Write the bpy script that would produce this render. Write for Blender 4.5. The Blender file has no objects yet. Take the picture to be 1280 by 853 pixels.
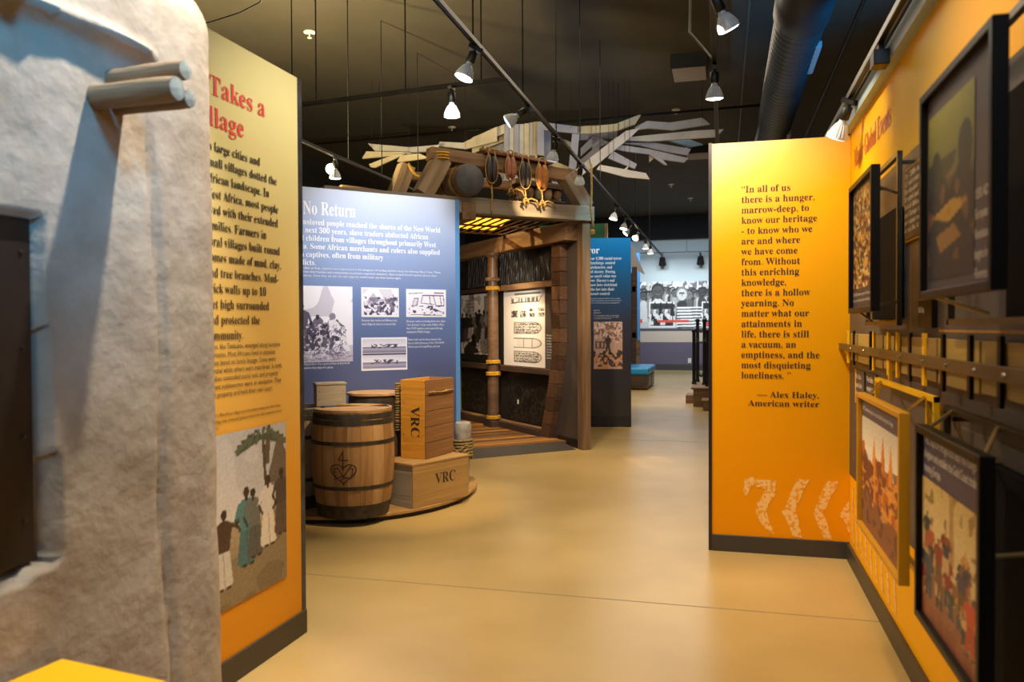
import bpy, math, random
import numpy as np
from mathutils import Vector, Matrix, noise
random.seed(7); RNG = np.random.default_rng(7)
SC = bpy.context.scene; COL = SC.collection
# ------------------------------------------------------------------ camera
H = 1.5; FPX = 1000.0
YAW = math.radians(14.84); PITCH = math.radians(1.0); ROLL = math.radians(0.25)
fw = Vector((-math.sin(YAW)*math.cos(PITCH), math.cos(YAW)*math.cos(PITCH), -math.sin(PITCH)))
rt0 = Vector((math.cos(YAW), math.sin(YAW), 0)); up0 = rt0.cross(fw)
rt = rt0*math.cos(ROLL) - up0*math.sin(ROLL); up = up0*math.cos(ROLL) + rt0*math.sin(ROLL)
cd = bpy.data.cameras.new('camera'); cam = bpy.data.objects.new('camera', cd); COL.objects.link(cam)
Mc = Matrix((rt, up, -fw)).transposed().to_4x4(); Mc.translation = (0, 0, H); cam.matrix_world = Mc
cd.sensor_width = 36; cd.lens = 36*FPX/1280; cd.clip_start = .05; cd.clip_end = 100
cd.dof.use_dof = True; cd.dof.focus_distance = 7.5; cd.dof.aperture_fstop = 2.8
SC.camera = cam
# ------------------------------------------------------------------ world, exposure, lights
SC.view_settings.view_transform = 'Standard'; SC.view_settings.look = 'None'
SC.view_settings.exposure = 0.85; SC.view_settings.gamma = 1.0; SC.view_settings.use_curve_mapping = False
wd = bpy.data.worlds.new('world'); SC.world = wd; wd.use_nodes = True
wd.node_tree.nodes['Background'].inputs[0].default_value = (.05, .05, .06, 1)
wd.node_tree.nodes['Background'].inputs[1].default_value = .3
WARM = (1.0, .84, .62); WHITE = (1.0, .93, .84); BLUE = (.18, .55, 1.0); AMBER = (1.0, .66, .25)
def aim(o, p, t):
    o.location = p; o.rotation_euler = (Vector(t)-Vector(p)).to_track_quat('-Z', 'Y').to_euler()
def spot(p, t, power, col=WARM, size=50, blend=.6, rad=.05):
    l = bpy.data.lights.new('spot', 'SPOT'); l.energy = power; l.color = col
    l.spot_size = math.radians(size); l.spot_blend = blend; l.shadow_soft_size = rad
    o = bpy.data.objects.new('spot', l); COL.objects.link(o); aim(o, p, t); return o
def area(p, t, power, col, sx, sy):
    l = bpy.data.lights.new('area', 'AREA'); l.energy = power; l.color = col; l.shape = 'RECTANGLE'; l.size = sx; l.size_y = sy
    o = bpy.data.objects.new('area', l); COL.objects.link(o); aim(o, p, t); return o
# daylight-coloured wash from high behind the camera, then blue spots added to strengthen it
area((1.0, -3.0, 4.4), (-.3, 5.0, 3.6), 50, BLUE, 3.0, 1.2)
spot((3.3, 7.0, 2.9), (.9, 8.8, 5.0), 600, (.04, .40, .9), 62, .8, .3)  # blue spot added past the right wall, turned up at duct and ceiling
spot((.62, .9, 3.5), (-1.75, 1.6, 2.4), 190, (.08, .48, 1), 40, .9, .25)  # blue spot added to tint the shadows on the plaster wall
spot((-.25, 2.2, 4.3), (.74, 3.8, 2.76), 55, (.15, .6, 1), 44, .8)  # blue spot added to colour the ledge over the right wall
# unseen area panels added as fill for the warm bounce of gallery lamps
area((-.9, -2.2, 4.6), (-.8, 3.5, .8), 46, (1, .86, .68), 3.0, 1.5)
area((-1.2, 9.0, 4.9), (-1.2, 9.0, 0), 75, (1, .82, .6), 3.0, 5.0)
area((-1.2, 17.0, 4.9), (-1.2, 17.5, 0), 120, (1, .86, .7), 3.0, 5.0)
# track lamps by what they light, with spots added off the tracks
spot((-1.12, 2.35, 3.75), (-1.78, 2.05, 1.75), 230, (1, .90, .76), 58, .7, .04)      # plaster wall
spot((-.9, 3.6, 3.5), (-2.0, 3.2, 1.5), 75, WARM, 70, .8)                        # village panel
spot((-.06, 4.6, 3.15), (.35, 5.5, 1.75), 105, (1, .86, .66), 100, .9)                       # quote panel
spot((.1, 4.55, 3.25), (.78, 4.7, 2.35), 30, (1, .85, .5), 62, .9)              # heading on right wall
spot((-.1, 2.4, 3.4), (.75, 3.2, 1.0), 60, (1, .80, .5), 75, .8)                         # lower frames
spot((-1.9, 5.3, 3.3), (-3.0, 7.1, 1.7), 150, (.97, .96, 1), 74, 1.0)                     # blue panel
spot((-1.57, 5.0, 3.1), (-2.6, 6.2, .5), 260, (1, .78, .47), 42, .8)                      # crates
spot((-1.57, 4.6, 3.2), (-.6, 4.0, 0), 205, (1, .85, .6), 95, .9)               # floor near
spot((-.06, 7.0, 3.2), (-1.0, 7.6, 0), 130, (1, .82, .55), 85, .9)
spot((-1.57, 8.4, 3.2), (-.9, 9.6, 0), 90, WARM, 80, .9)
spot((-1.57, 7.7, 3.2), (-2.3, 10.2, 1.6), 150, WARM, 42, .7)                    # hull wall poster
spot((-1.62, 7.8, 3.3), (-2.2, 9.15, 2.92), 190, (1, .74, .40), 22, .8, .015)                  # pulleys
spot((-3.3, 9.9, 4.6), (-3.1, 9.9, 2.8), 300, (1, .76, .36), 60, .4, .03)         # added overhead to backlight the amber sheet on the grating
spot((-2.9, 10.0, 2.6), (-3.2, 10.6, 0), 85, (1, .76, .45), 95, .8)                # deck
spot((-.7, 9.0, 4.2), (-1.68, 9.7, 2.4), 110, (.3, .75, 1), 22, .9)                 # blue top of post
spot((-.9, 10.6, 3.6), (-1.6, 11.9, 2.4), 45, (.5, .8, 1), 50, .8)                   # far dark blue panel
spot((-3.0, 9.6, 4.0), (-4.6, 12.2, 4.4), 50, (1, .82, .55), 100, .9)               # added to brighten the left part of the tree
spot((-1.2, 10.2, 3.5), (-1.8, 12.4, 4.4), 38, (1, .93, .85), 110, .9)  # added to brighten the right part of the tree
spot((-2.9, 9.5, 2.3), (-3.3, 11.4, 1.5), 45, (1, .9, .75), 90, .8)  # added low inside the ship to brighten the engraving
for x in (-2.4, -1.4, -.2): spot((x, 25.6, 4.0), (x, 27.7, 2.2), 78, (.85, .95, 1), 80, .8)
area((-1.5, 23.5, 4.6), (-1.5, 24.5, 0), 130, (.62, .78, 1), 3, 3)  # unseen cool area panel added as fill at the far end
spot((-1.57, 15.0, 3.2), (-1.3, 17.0, 0), 120, WHITE, 90, .9)
spot((-4.6, 7.6, 2.9), (-4.8, 8.2, 5.3), 650, (1, .82, .42), 160, .9)  # uplight added to brighten the left side of the ceiling
spot((-2.5, 4.0, 2.9), (-2.8, 5.0, 5.3), 110, (1, .85, .55), 160, .9)                   # second uplight added to brighten the ceiling
# ------------------------------------------------------------------ camera maths used to read positions off the photograph
def ray(px, py): return fw + rt*((px-640)/FPX) + up*((426.5-py)/FPX)
def Z(px, py, z=0.0):
    r = ray(px, py); t = (z-H)/r.z; return Vector((r.x*t, r.y*t, z))
def D(px, py, d): return Vector((0, 0, H)) + ray(px, py)*d
class Plane:
    """vertical plane through A, B; s runs from A to B, n is the visible side"""
    def __init__(s, A, B):
        s.A = Vector((A[0], A[1], 0)); s.d = (Vector((B[0], B[1], 0))-s.A).normalized()
        s.n = Vector((s.d.y, -s.d.x, 0))
    def px(s, px, py):
        r = ray(px, py); t = s.A.dot(s.n)/Vector((r.x, r.y, 0)).dot(s.n)
        p = r*t; return ((p-s.A).xy.dot(s.d.xy), H+p.z)
    def at(s, u, z, off=0.0): return s.A + s.d*u + s.n*off + Vector((0, 0, z))
    def M(s, u=0, z=0, off=0):
        m = Matrix((s.d, Vector((0, 0, 1)), s.n)).transposed().to_4x4(); m.translation = s.at(u, z, off); return m   # local x=s, y=up, z=normal
# ------------------------------------------------------------------ materials
def srgb(c):
    if isinstance(c, str): c = [int(c[i:i+2], 16)/255 for i in (0, 2, 4)]
    return tuple(x/12.92 if x <= .04045 else ((x+.055)/1.055)**2.4 for x in c)
MC = {}
def mat(name, c, c2=None, rough=.6, metal=0, scale=8, stretch=(1, 1, 1), bump=.0, bscale=None, emit=0, dist=0, lo=.35, hi=.65, trans=0, detail=6):
    if name in MC: return MC[name]
    m = bpy.data.materials.new(name); m.use_nodes = True; nt = m.node_tree; N = nt.nodes; L = nt.links; b = N['Principled BSDF']
    b.inputs['Roughness'].default_value = rough; b.inputs['Metallic'].default_value = metal
    c = srgb(c)+(1,); b.inputs['Base Color'].default_value = c
    if emit:
        b.inputs['Emission Color'].default_value = c; b.inputs['Emission Strength'].default_value = emit
    if c2 is not None or bump:
        tc = N.new('ShaderNodeTexCoord'); mp = N.new('ShaderNodeMapping'); L.new(tc.outputs['Object'], mp.inputs[0])
        mp.inputs['Scale'].default_value = stretch
        nz = N.new('ShaderNodeTexNoise'); nz.inputs['Scale'].default_value = scale; nz.inputs['Detail'].default_value = detail
        nz.inputs['Distortion'].default_value = dist; L.new(mp.outputs[0], nz.inputs['Vector'])
        if c2 is not None:
            r = N.new('ShaderNodeValToRGB'); r.color_ramp.elements[0].position = lo; r.color_ramp.elements[1].position = hi
            r.color_ramp.elements[0].color = c; r.color_ramp.elements[1].color = srgb(c2)+(1,)
            L.new(nz.outputs[0], r.inputs[0]); L.new(r.outputs[0], b.inputs['Base Color'])
        if bump:
            bn = N.new('ShaderNodeBump'); bn.inputs['Strength'].default_value = bump; bn.inputs['Distance'].default_value = .02
            src = nz
            if bscale:
                src = N.new('ShaderNodeTexNoise'); src.inputs['Scale'].default_value = bscale; src.inputs['Detail'].default_value = 5; L.new(mp.outputs[0], src.inputs['Vector'])
            L.new(src.outputs[0], bn.inputs['Height']); L.new(bn.outputs[0], b.inputs['Normal'])
    if trans:
        t = N.new('ShaderNodeBsdfTranslucent'); t.inputs[0].default_value = c; mx = N.new('ShaderNodeMixShader'); mx.inputs[0].default_value = trans
        L.new(b.outputs[0], mx.inputs[1]); L.new(t.outputs[0], mx.inputs[2]); L.new(mx.outputs[0], N['Material Output'].inputs[0])
    MC[name] = m; return m
def wood(name, c, c2, rough=.65, s=1.0, bump=.35): return mat(name, c, c2, rough, scale=9*s, stretch=(.12, 1.6, 1.6), bump=bump, dist=1.2, lo=.3, hi=.7)
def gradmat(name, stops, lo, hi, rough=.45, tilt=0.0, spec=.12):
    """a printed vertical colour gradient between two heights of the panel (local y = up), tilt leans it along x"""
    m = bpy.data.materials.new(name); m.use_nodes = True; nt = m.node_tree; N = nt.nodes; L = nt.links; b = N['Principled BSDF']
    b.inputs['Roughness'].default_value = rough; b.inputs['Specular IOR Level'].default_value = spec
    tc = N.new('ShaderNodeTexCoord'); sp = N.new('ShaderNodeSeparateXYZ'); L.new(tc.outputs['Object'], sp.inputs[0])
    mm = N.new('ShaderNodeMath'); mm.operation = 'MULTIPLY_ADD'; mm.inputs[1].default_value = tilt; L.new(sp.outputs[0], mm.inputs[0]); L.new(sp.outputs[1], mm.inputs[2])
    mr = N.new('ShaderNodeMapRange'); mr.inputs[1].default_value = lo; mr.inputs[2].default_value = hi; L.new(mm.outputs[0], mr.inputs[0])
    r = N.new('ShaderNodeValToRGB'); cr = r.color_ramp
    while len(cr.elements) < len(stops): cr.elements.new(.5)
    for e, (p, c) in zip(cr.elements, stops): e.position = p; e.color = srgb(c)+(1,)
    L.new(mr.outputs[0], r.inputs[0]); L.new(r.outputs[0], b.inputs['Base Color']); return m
def vcmat():
    if 'print' in MC: return MC['print']
    m = bpy.data.materials.new('printed_picture'); m.use_nodes = True; N = m.node_tree.nodes
    a = N.new('ShaderNodeAttribute'); a.attribute_name = 'col'; m.node_tree.links.new(a.outputs[0], N['Principled BSDF'].inputs['Base Color'])
    N['Principled BSDF'].inputs['Roughness'].default_value = .5; MC['print'] = m; return m
black = mat('black_paint', '15130f', rough=.45); blackm = mat('black_metal', '1c1814', rough=.35, metal=.6)
white = mat('white_plastic', 'e8e2d6', rough=.5)
# ------------------------------------------------------------------ mesh helpers
class Geo:
    def __init__(s): s.v = []; s.f = []
    def add(s, vs, fs, M=None):
        n = len(s.v)
        for p in vs:
            p = Vector(p); s.v.append(M @ p if M else p)
        s.f += [tuple(n+i for i in f) for f in fs]; return s
    def box(s, x0, x1, y0, y1, z0, z1, M=None):
        return s.add([(x, y, z) for z in (z0, z1) for y in (y0, y1) for x in (x0, x1)],
            [(0, 2, 3, 1), (4, 5, 7, 6), (0, 1, 5, 4), (2, 6, 7, 3), (0, 4, 6, 2), (1, 3, 7, 5)], M)
    def lathe(s, prof, n=20, M=None, cap=True):
        vs = [(r*math.cos(2*math.pi*k/n), r*math.sin(2*math.pi*k/n), z) for r, z in prof for k in range(n)]
        fs = [(i*n+k, i*n+(k+1) % n, (i+1)*n+(k+1) % n, (i+1)*n+k) for i in range(len(prof)-1) for k in range(n)]
        if cap: fs += [tuple(range(n-1, -1, -1)), tuple((len(prof)-1)*n+k for k in range(n))]
        return s.add(vs, fs, M)
    def tube(s, pts, r, n=6, taper=None):
        pts = [Vector(p) for p in pts]; rings = []; ref = Vector((.13, .21, .97))
        for i, p in enumerate(pts):
            t = (pts[min(i+1, len(pts)-1)]-pts[max(i-1, 0)]).normalized()
            a = t.cross(ref)
            if a.length < .05: a = t.cross(Vector((1, 0, 0)))
            a.normalize(); b = t.cross(a); rr = r if taper is None else r*taper[i]
            rings += [p + (a*math.cos(2*math.pi*k/n)+b*math.sin(2*math.pi*k/n))*rr for k in range(n)]
        fs = [(i*n+k, i*n+(k+1) % n, (i+1)*n+(k+1) % n, (i+1)*n+k) for i in range(len(pts)-1) for k in range(n)]
        fs += [tuple(range(n-1, -1, -1)), tuple((len(pts)-1)*n+k for k in range(n))]
        return s.add(rings, fs)
    def prism(s, poly, z0, z1, M=None):
        n = len(poly); vs = [(x, y, z0) for x, y in poly]+[(x, y, z1) for x, y in poly]
        return s.add(vs, [tuple(range(n-1, -1, -1)), tuple(range(n, 2*n))]+[(i, (i+1) % n, n+(i+1) % n, n+i) for i in range(n)], M)
    def build(s, name, m, parent=None, M=None, smooth=False, bevel=0, seg=1):
        me = bpy.data.meshes.new(name); me.from_pydata([tuple(p) for p in s.v], [], s.f); me.update()
        me.materials.append(m)
        if smooth: me.polygons.foreach_set('use_smooth', [True]*len(me.polygons))
        o = bpy.data.objects.new(name, me); COL.objects.link(o)
        if M is not None: o.matrix_world = M
        if smooth and smooth != 'all': 
            try: me.set_sharp_from_angle(angle=math.radians(40))
            except Exception: pass
        if bevel:
            b = o.modifiers.new('bevel', 'BEVEL'); b.width = bevel; b.segments = seg; b.limit_method = 'ANGLE'
        if parent: attach(o, parent)
        return o
WM = {}
def attach(o, p):
    wm = o.matrix_basis.copy()
    o.parent = p; o.matrix_parent_inverse = WM.get(p.name, p.matrix_basis).inverted()
    WM[o.name] = wm
def tag(o, label=None, cat=None, group=None, kind=None):
    if label: o['label'] = label
    if cat: o['category'] = cat
    if group: o['group'] = group
    if kind: o['kind'] = kind
    return o
def thing(name, loc, label, cat, group=None):
    o = bpy.data.objects.new(name, None); COL.objects.link(o); o.empty_display_size = .1
    o.matrix_world = Matrix.Translation(Vector(loc)); WM[o.name] = o.matrix_basis.copy()
    return tag(o, label, cat, group)
def structure(o): o['kind'] = 'structure'; return o
def clone(o, parent=None):
    c = o.copy(); COL.objects.link(c)
    if parent: c.parent = parent
    for ch in [x for x in list(bpy.data.objects) if x.parent == o]: clone(ch, c)
    return c
def frameM(p0, p1, upv=(0, 0, 1)):
    p0, p1 = Vector(p0), Vector(p1); x = (p1-p0).normalized(); u = Vector(upv); y = u.cross(x).normalized(); z = x.cross(y)
    m = Matrix((x, y, z)).transposed().to_4x4(); m.translation = p0; return m
def beam(name, p0, p1, w, h, m, parent=None, bevel=.004, upv=(0, 0, 1), rag=0):
    L = (Vector(p1)-Vector(p0)).length; g = Geo()
    if rag:
        n = max(2, int(L/.25)); 
        for i in range(n+1):
            j = lambda: random.uniform(-rag, rag)
            for sy, sz in ((-1, -1), (1, -1), (1, 1), (-1, 1)): g.v.append(Vector((L*i/n, sy*w/2+j(), sz*h/2+j())))
        for i in range(n):
            a = i*4; g.f += [(a+k, a+4+k, a+4+(k+1) % 4, a+(k+1) % 4) for k in range(4)]
        g.f += [(0, 1, 2, 3), (n*4+3, n*4+2, n*4+1, n*4)]
        g.f = [tuple(reversed(f)) for f in g.f]
        g.f = [tuple(reversed(f)) for f in g.f]
    else: g.box(0, L, -w/2, w/2, -h/2, h/2)
    o = g.build(name, m, parent, frameM(p0, p1, upv), bevel=bevel); fixn(o); return o
def fixn(o):
    import bmesh
    bm = bmesh.new(); bm.from_mesh(o.data); bmesh.ops.recalc_face_normals(bm, faces=bm.faces); bm.to_mesh(o.data); bm.free()
# ---- lettering
def serif(s):
    o = ''
    for ch in s:
        if 'a' <= ch <= 'z': o += chr(0x1D41A+ord(ch)-97)
        elif 'A' <= ch <= 'Z': o += chr(0x1D400+ord(ch)-65)
        elif '0' <= ch <= '9': o += chr(0x1D7CE+ord(ch)-48)
        else: o += ch
    return o
def text(name, body, m, parent, pl, s, z, line, width=None, size=None, bold=True, align='LEFT', off=.003, res=2, M=None, sx=1.0):
    """lettering on plane pl: (s, z) = left end of the first baseline, line = line spacing in metres"""
    c = bpy.data.curves.new('t', 'FONT'); c.body = serif(body) if bold else body; c.resolution_u = res; c.align_x = align
    size = size or line/1.02; c.size = size; c.space_line = line/size
    t = bpy.data.objects.new('t', c); COL.objects.link(t); dg = bpy.context.evaluated_depsgraph_get()
    me = bpy.data.meshes.new_from_object(t.evaluated_get(dg)); bpy.data.objects.remove(t)
    if width:
        xs = [v.co.x for v in me.vertices]; sx = width/(max(xs)-min(xs))
    if sx != 1: me.transform(Matrix.Diagonal((sx, 1, 1, 1)))
    me.materials.clear(); me.materials.append(m)
    o = bpy.data.objects.new(name, me); COL.objects.link(o); o.matrix_world = M if M else pl.M(s, z, off)
    o['kind'] = 'stuff'
    attach(o, parent); return o
# ---- pictures drawn point by point
class Pic:
    def __init__(s, w, h, c='ffffff'):
        s.w, s.h = w, h; s.a = np.zeros((h, w, 3)); s.a[:] = np.array(s.c(c))
        s.X, s.Y = np.meshgrid((np.arange(w)+.5)/w, (np.arange(h)+.5)/h); s.asp = w/h
    def c(s, c): return [int(c[i:i+2], 16)/255 for i in (0, 2, 4)] if isinstance(c, str) else c
    def put(s, mask, c, al=1.0):
        s.a[mask] = s.a[mask]*(1-al)+np.array(s.c(c))*al; return s
    def rect(s, x0, y0, x1, y1, c, al=1): return s.put((s.X >= x0) & (s.X < x1) & (s.Y >= y0) & (s.Y < y1), c, al)
    def ell(s, x, y, rx, ry, c, al=1, rot=0):
        dx = s.X-x; dy = (s.Y-y)
        if rot:
            dyy = dy/s.asp; dx, dy = dx*math.cos(rot)+dyy*math.sin(rot), (-dx*math.sin(rot)+dyy*math.cos(rot))*s.asp
        return s.put((dx/rx)**2+(dy/ry)**2 < 1, c, al)
    def poly(s, pts, c, al=1):
        ins = np.zeros(s.X.shape, bool); n = len(pts)
        for i in range(n):
            x0, y0 = pts[i]; x1, y1 = pts[(i+1) % n]
            if y0 == y1: continue
            ins ^= ((s.Y > min(y0, y1)) & (s.Y <= max(y0, y1)) & (s.X < (s.Y-y0)*(x1-x0)/(y1-y0)+x0))
        return s.put(ins, c, al)
    def line(s, x0, y0, x1, y1, w, c, al=1):
        ax = (s.X-x0)*s.asp; ay = s.Y-y0; bx = (x1-x0)*s.asp; by = y1-y0; t = np.clip((ax*bx+ay*by)/(bx*bx+by*by+1e-9), 0, 1)
        return s.put((ax-t*bx)**2+(ay-t*by)**2 < w*w, c, al)
    def grad(s, c0, c1, y0=0, y1=1):
        t = np.clip((s.Y-y0)/(y1-y0), 0, 1)[..., None]; m = (s.Y >= y0) & (s.Y <= y1)
        s.a[m] = (np.array(s.c(c0))*(1-t)+np.array(s.c(c1))*t)[m]; return s
    def smooth(s, n, fx, fy):
        g = RNG.random((fy+2, fx+2)); xs = s.X*fx; ys = s.Y*fy; xi = xs.astype(int); yi = ys.astype(int); u = xs-xi; v = ys-yi
        return (g[yi, xi]*(1-u)+g[yi, xi+1]*u)*(1-v)+(g[yi+1, xi]*(1-u)+g[yi+1, xi+1]*u)*v
    def blot(s, fx, fy, th, c, y0=0, y1=1, x0=0, x1=1, al=1):
        n = s.smooth(0, fx, fy); return s.put((n > th) & (s.Y >= y0) & (s.Y <= y1) & (s.X >= x0) & (s.X <= x1), c, al)
    def grain(s, k): s.a = np.clip(s.a+(RNG.random(s.a.shape[:2])[..., None]-.5)*k, 0, 1); return s
    def person(s, x, y, h, skin, top, bot, lean=0, arms=0):
        """standing figure, feet at y, height h (picture heights)"""
        w = h/s.asp*1.15; r = random.uniform(-.02, .02)
        if top == bot or h > .4: s.poly([(x-.10*w, y-.55*h), (x+.10*w, y-.55*h), (x+.17*w, y-.04*h), (x+.08*w, y), (x-.10*w, y), (x-.17*w, y-.05*h)], bot).line(x, y-.5*h, x+.03*w, y-.02*h, .008*h, skin, .4)
        else: s.poly([(x-.10*w, y-.5*h), (x+.10*w, y-.5*h), (x+.13*w, y), (x+.02*w, y), (x, y-.3*h), (x-.03*w, y), (x-.14*w, y)], bot)
        s.ell(x-.04*w, y-.005*h, .05*w, .02*h, skin).ell(x+.09*w, y-.005*h, .05*w, .02*h, skin)
        s.poly([(x-.06*w+lean, y-.84*h), (x+.06*w+lean, y-.84*h), (x+.15*w+lean, y-.79*h), (x+.11*w, y-.45*h), (x-.12*w, y-.45*h), (x-.15*w+lean, y-.78*h)], top)
        s.line(x-.13*w+lean, y-.77*h, x-.19*w+lean, y-.6*h, .03*h, top).line(x-.19*w+lean, y-.6*h, x-.12*w+lean, y-.47*h, .022*h, skin)
        if arms: s.line(x+.13*w+lean, y-.77*h, x+.24*w+lean, y-.72*h, .028*h, top).line(x+.24*w+lean, y-.72*h, x+.28*w+lean, y-.92*h, .02*h, skin)
        else: s.line(x+.13*w+lean, y-.77*h, x+.19*w+lean, y-.58*h, .03*h, top).line(x+.19*w+lean, y-.58*h, x+.1*w+lean, y-.5*h, .02*h, skin)
        s.line(x+lean*1.1, y-.88*h, x+lean, y-.82*h, .025*h, skin).ell(x+lean*1.2, y-.915*h, .052*w, .065*h, skin)
        return s
    def hatch(s, n, x0, y0, x1, y1, c, ln=.06, w=.004, ang=None, al=.8):
        for k in range(n):
            x = random.uniform(x0, x1); y = random.uniform(y0, y1); a = random.uniform(0, 3.1) if ang is None else ang+random.uniform(-.3, .3); l = ln*random.uniform(.4, 1.2)
            s.line(x, y, x+l*math.cos(a), y+l*math.sin(a)*s.asp, w, c, al)
        return s
    def build(s, name, parent, pl, u0, z0, u1, z1, off=.004, thick=.0, label=None):
        w, h = s.w, s.h; n = w*h
        X, Y = np.meshgrid(np.linspace(0, u1-u0, w), np.linspace(z1-z0, 0, h))
        co = np.zeros((n, 3)); co[:, 0] = X.ravel(); co[:, 1] = Y.ravel()
        i = np.arange((h-1)*(w-1)); r = i//(w-1); q = i % (w-1); a = r*w+q
        fs = np.stack([a+w, a+w+1, a+1, a], 1)
        me = bpy.data.meshes.new(name); me.vertices.add(n); me.vertices.foreach_set('co', co.ravel())
        me.loops.add(fs.size); me.loops.foreach_set('vertex_index', fs.ravel()); me.polygons.add(len(fs))
        me.polygons.foreach_set('loop_start', np.arange(len(fs))*4); me.polygons.foreach_set('loop_total', np.full(len(fs), 4)); me.update()
        at = me.color_attributes.new('col', 'FLOAT_COLOR', 'POINT'); a = s.a.reshape(-1, 3)
        lin = np.where(a <= .04045, a/12.92, ((a+.055)/1.055)**2.4); at.data.foreach_set('color', np.hstack([lin, np.ones((n, 1))]).ravel())
        me.materials.append(vcmat()); o = bpy.data.objects.new(name, me); COL.objects.link(o); o.matrix_world = pl.M(u0, z0, off); attach(o, parent)
        if label: o['label'] = label
        return o
def slab(name, pl, u0, u1, z0, z1, t, m, parent=None, off=0.0, bevel=0):
    """box on a plane: its face at distance off in front of the plane, t thick backwards"""
    return Geo().box(0, u1-u0, 0, z1-z0, -t, 0).build(name, m, parent, pl.M(u0, z0, off), bevel=bevel)
# ================================================================== THE SETTING
CEIL = 5.25
floor_m = mat('polished_concrete', 'ad9058', 'bfa168', .3, scale=1.6, bump=.02, bscale=60, detail=8, lo=.3, hi=.75)
ceil_m = mat('dark_ceiling_paint', '3a342a', '40392e', .8, scale=2)
dark_w = mat('dark_wall_paint', '2a2724', rough=.8)
cream = mat('far_wall_paint', 'b9c4c4', rough=.7)
fl = structure(Geo().box(-9, 4, -4, 28, -.1, 0).build('floor', floor_m))
Geo().box(-9, 4, 4.36, 4.367, 0, .0012).build('control_joint', mat('joint', '8a7a5e', rough=.8), fl)
Geo().box(-9, 4, 10.6, 10.608, 0, .0012).build('control_joint', MC['joint'], fl)
structure(Geo().box(-9, 4, -4, 28, CEIL, CEIL+.1).build('ceiling', ceil_m))
structure(Geo().box(-9.1, -9, -4, 28, 0, CEIL).build('wall_left', dark_w))
structure(Geo().box(4, 4.1, -4, 28, 0, CEIL).build('wall_outer', dark_w))
structure(Geo().box(-9, 4, -4.1, -4, 0, CEIL).build('wall_back', dark_w))
YF = 27.8
wf = structure(Geo().box(-9, 4, YF, YF+.1, 0, CEIL).build('wall_far', cream))
FP = Plane((-9, YF), (4, YF))
structure(Geo().box(-9, 4, YF-.35, YF, 4.46, CEIL).build('trim_1', mat('soffit', '0c0b0a', rough=.9)))
slab('dado_paint', FP, 0, 13, .2, .96, .002, mat('dado_purple', '5c5262', rough=.6), wf, .002)
slab('stripe_paint', FP, 0, 13, .96, 1.34, .002, mat('stripe_tan', 'bca997', rough=.6), wf, .002)
slab('stripe_paint', FP, 0, 13, 1.34, 1.43, .004, mat('stripe_dark', '4c4650', rough=.6), wf, .004)
structure(slab('baseboard_far', FP, 0, 13, 0, .2, .02, mat('baseboard_grey', '3c3836', rough=.5), None, .02))

# right exhibit wall: face x = .78, read from far (left) to near (right)
XW = .78
RW = Plane((XW, 5.5), (XW, -1.5))
orange_stops = [(0, 'e08a00'), (.45, 'ee9a05'), (.8, 'f6a416'), (1, 'f2ac3c')]
wr = structure(slab('wall_right', RW, -.1, 7, 0, 2.72, .14, gradmat('wall_orange', [(0, 'f2aa00'), (1, 'f2ae00')], 0, 2.7), None, 0))
grey = mat('brown_grey_print', '4b433d', '544b44', .5, scale=3)
slab('grey_print_band', RW, .005, 7, .55, 2.25, .002, grey, wr, .002)
oline = mat('orange_line', 'b9802a', rough=.5); pline = mat('pale_line', '6f6358', rough=.5)
for u, z0, z1 in ((.9, 1.46, 2.25), (1.72, 1.46, 2.25), (1.98, 1.4, 2.25), (.55, .55, 1.2), (2.4, .55, 1.25), (2.9, .6, 1.2)):
    slab('printed_line', RW, u, u+.006, z0, z1, .001, pline if u != 1.72 else oline, wr, .003)
for u0, u1, z in ((2.2, 4.2, 1.475), (2.9, 4.6, .95), (2.5, 4.0, 1.15)): slab('printed_line', RW, u0, u1, z, z+.008, .001, oline if z > 1.2 else pline, wr, .003)
base_m = mat('baseboard_dark', '3a3328', rough=.45)
structure(slab('baseboard_right', RW, 0, 7, 0, .105, .02, base_m, None, .02, .002))
rose = mat('heading_rust', 'b0492a', rough=.5)
h0 = RW.px(1068, 207); h1 = RW.px(1114, 160)
text('heading_lettering', 'Major Global Events', rose, wr, RW, h0[0], h0[1]-.02, .17, width=h1[0]-h0[0], size=.17)
pale = mat('chevron_pale', 'f0c070', 'e8960a', .5, scale=38, lo=.5, hi=.56)
def chevrons(pl, parent, polys, off=.003):
    g = Geo()
    for poly in polys:
        pts = []
        for i, p in enumerate(poly):
            q = poly[(i+1) % len(poly)]
            for k in range(4):
                t = k/4; pts.append((p[0]+(q[0]-p[0])*t+random.uniform(-.006, .006), p[1]+(q[1]-p[1])*t+random.uniform(-.004, .004)))
        g.prism(pts, -.0005, .0005)
    return g, off
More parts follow.
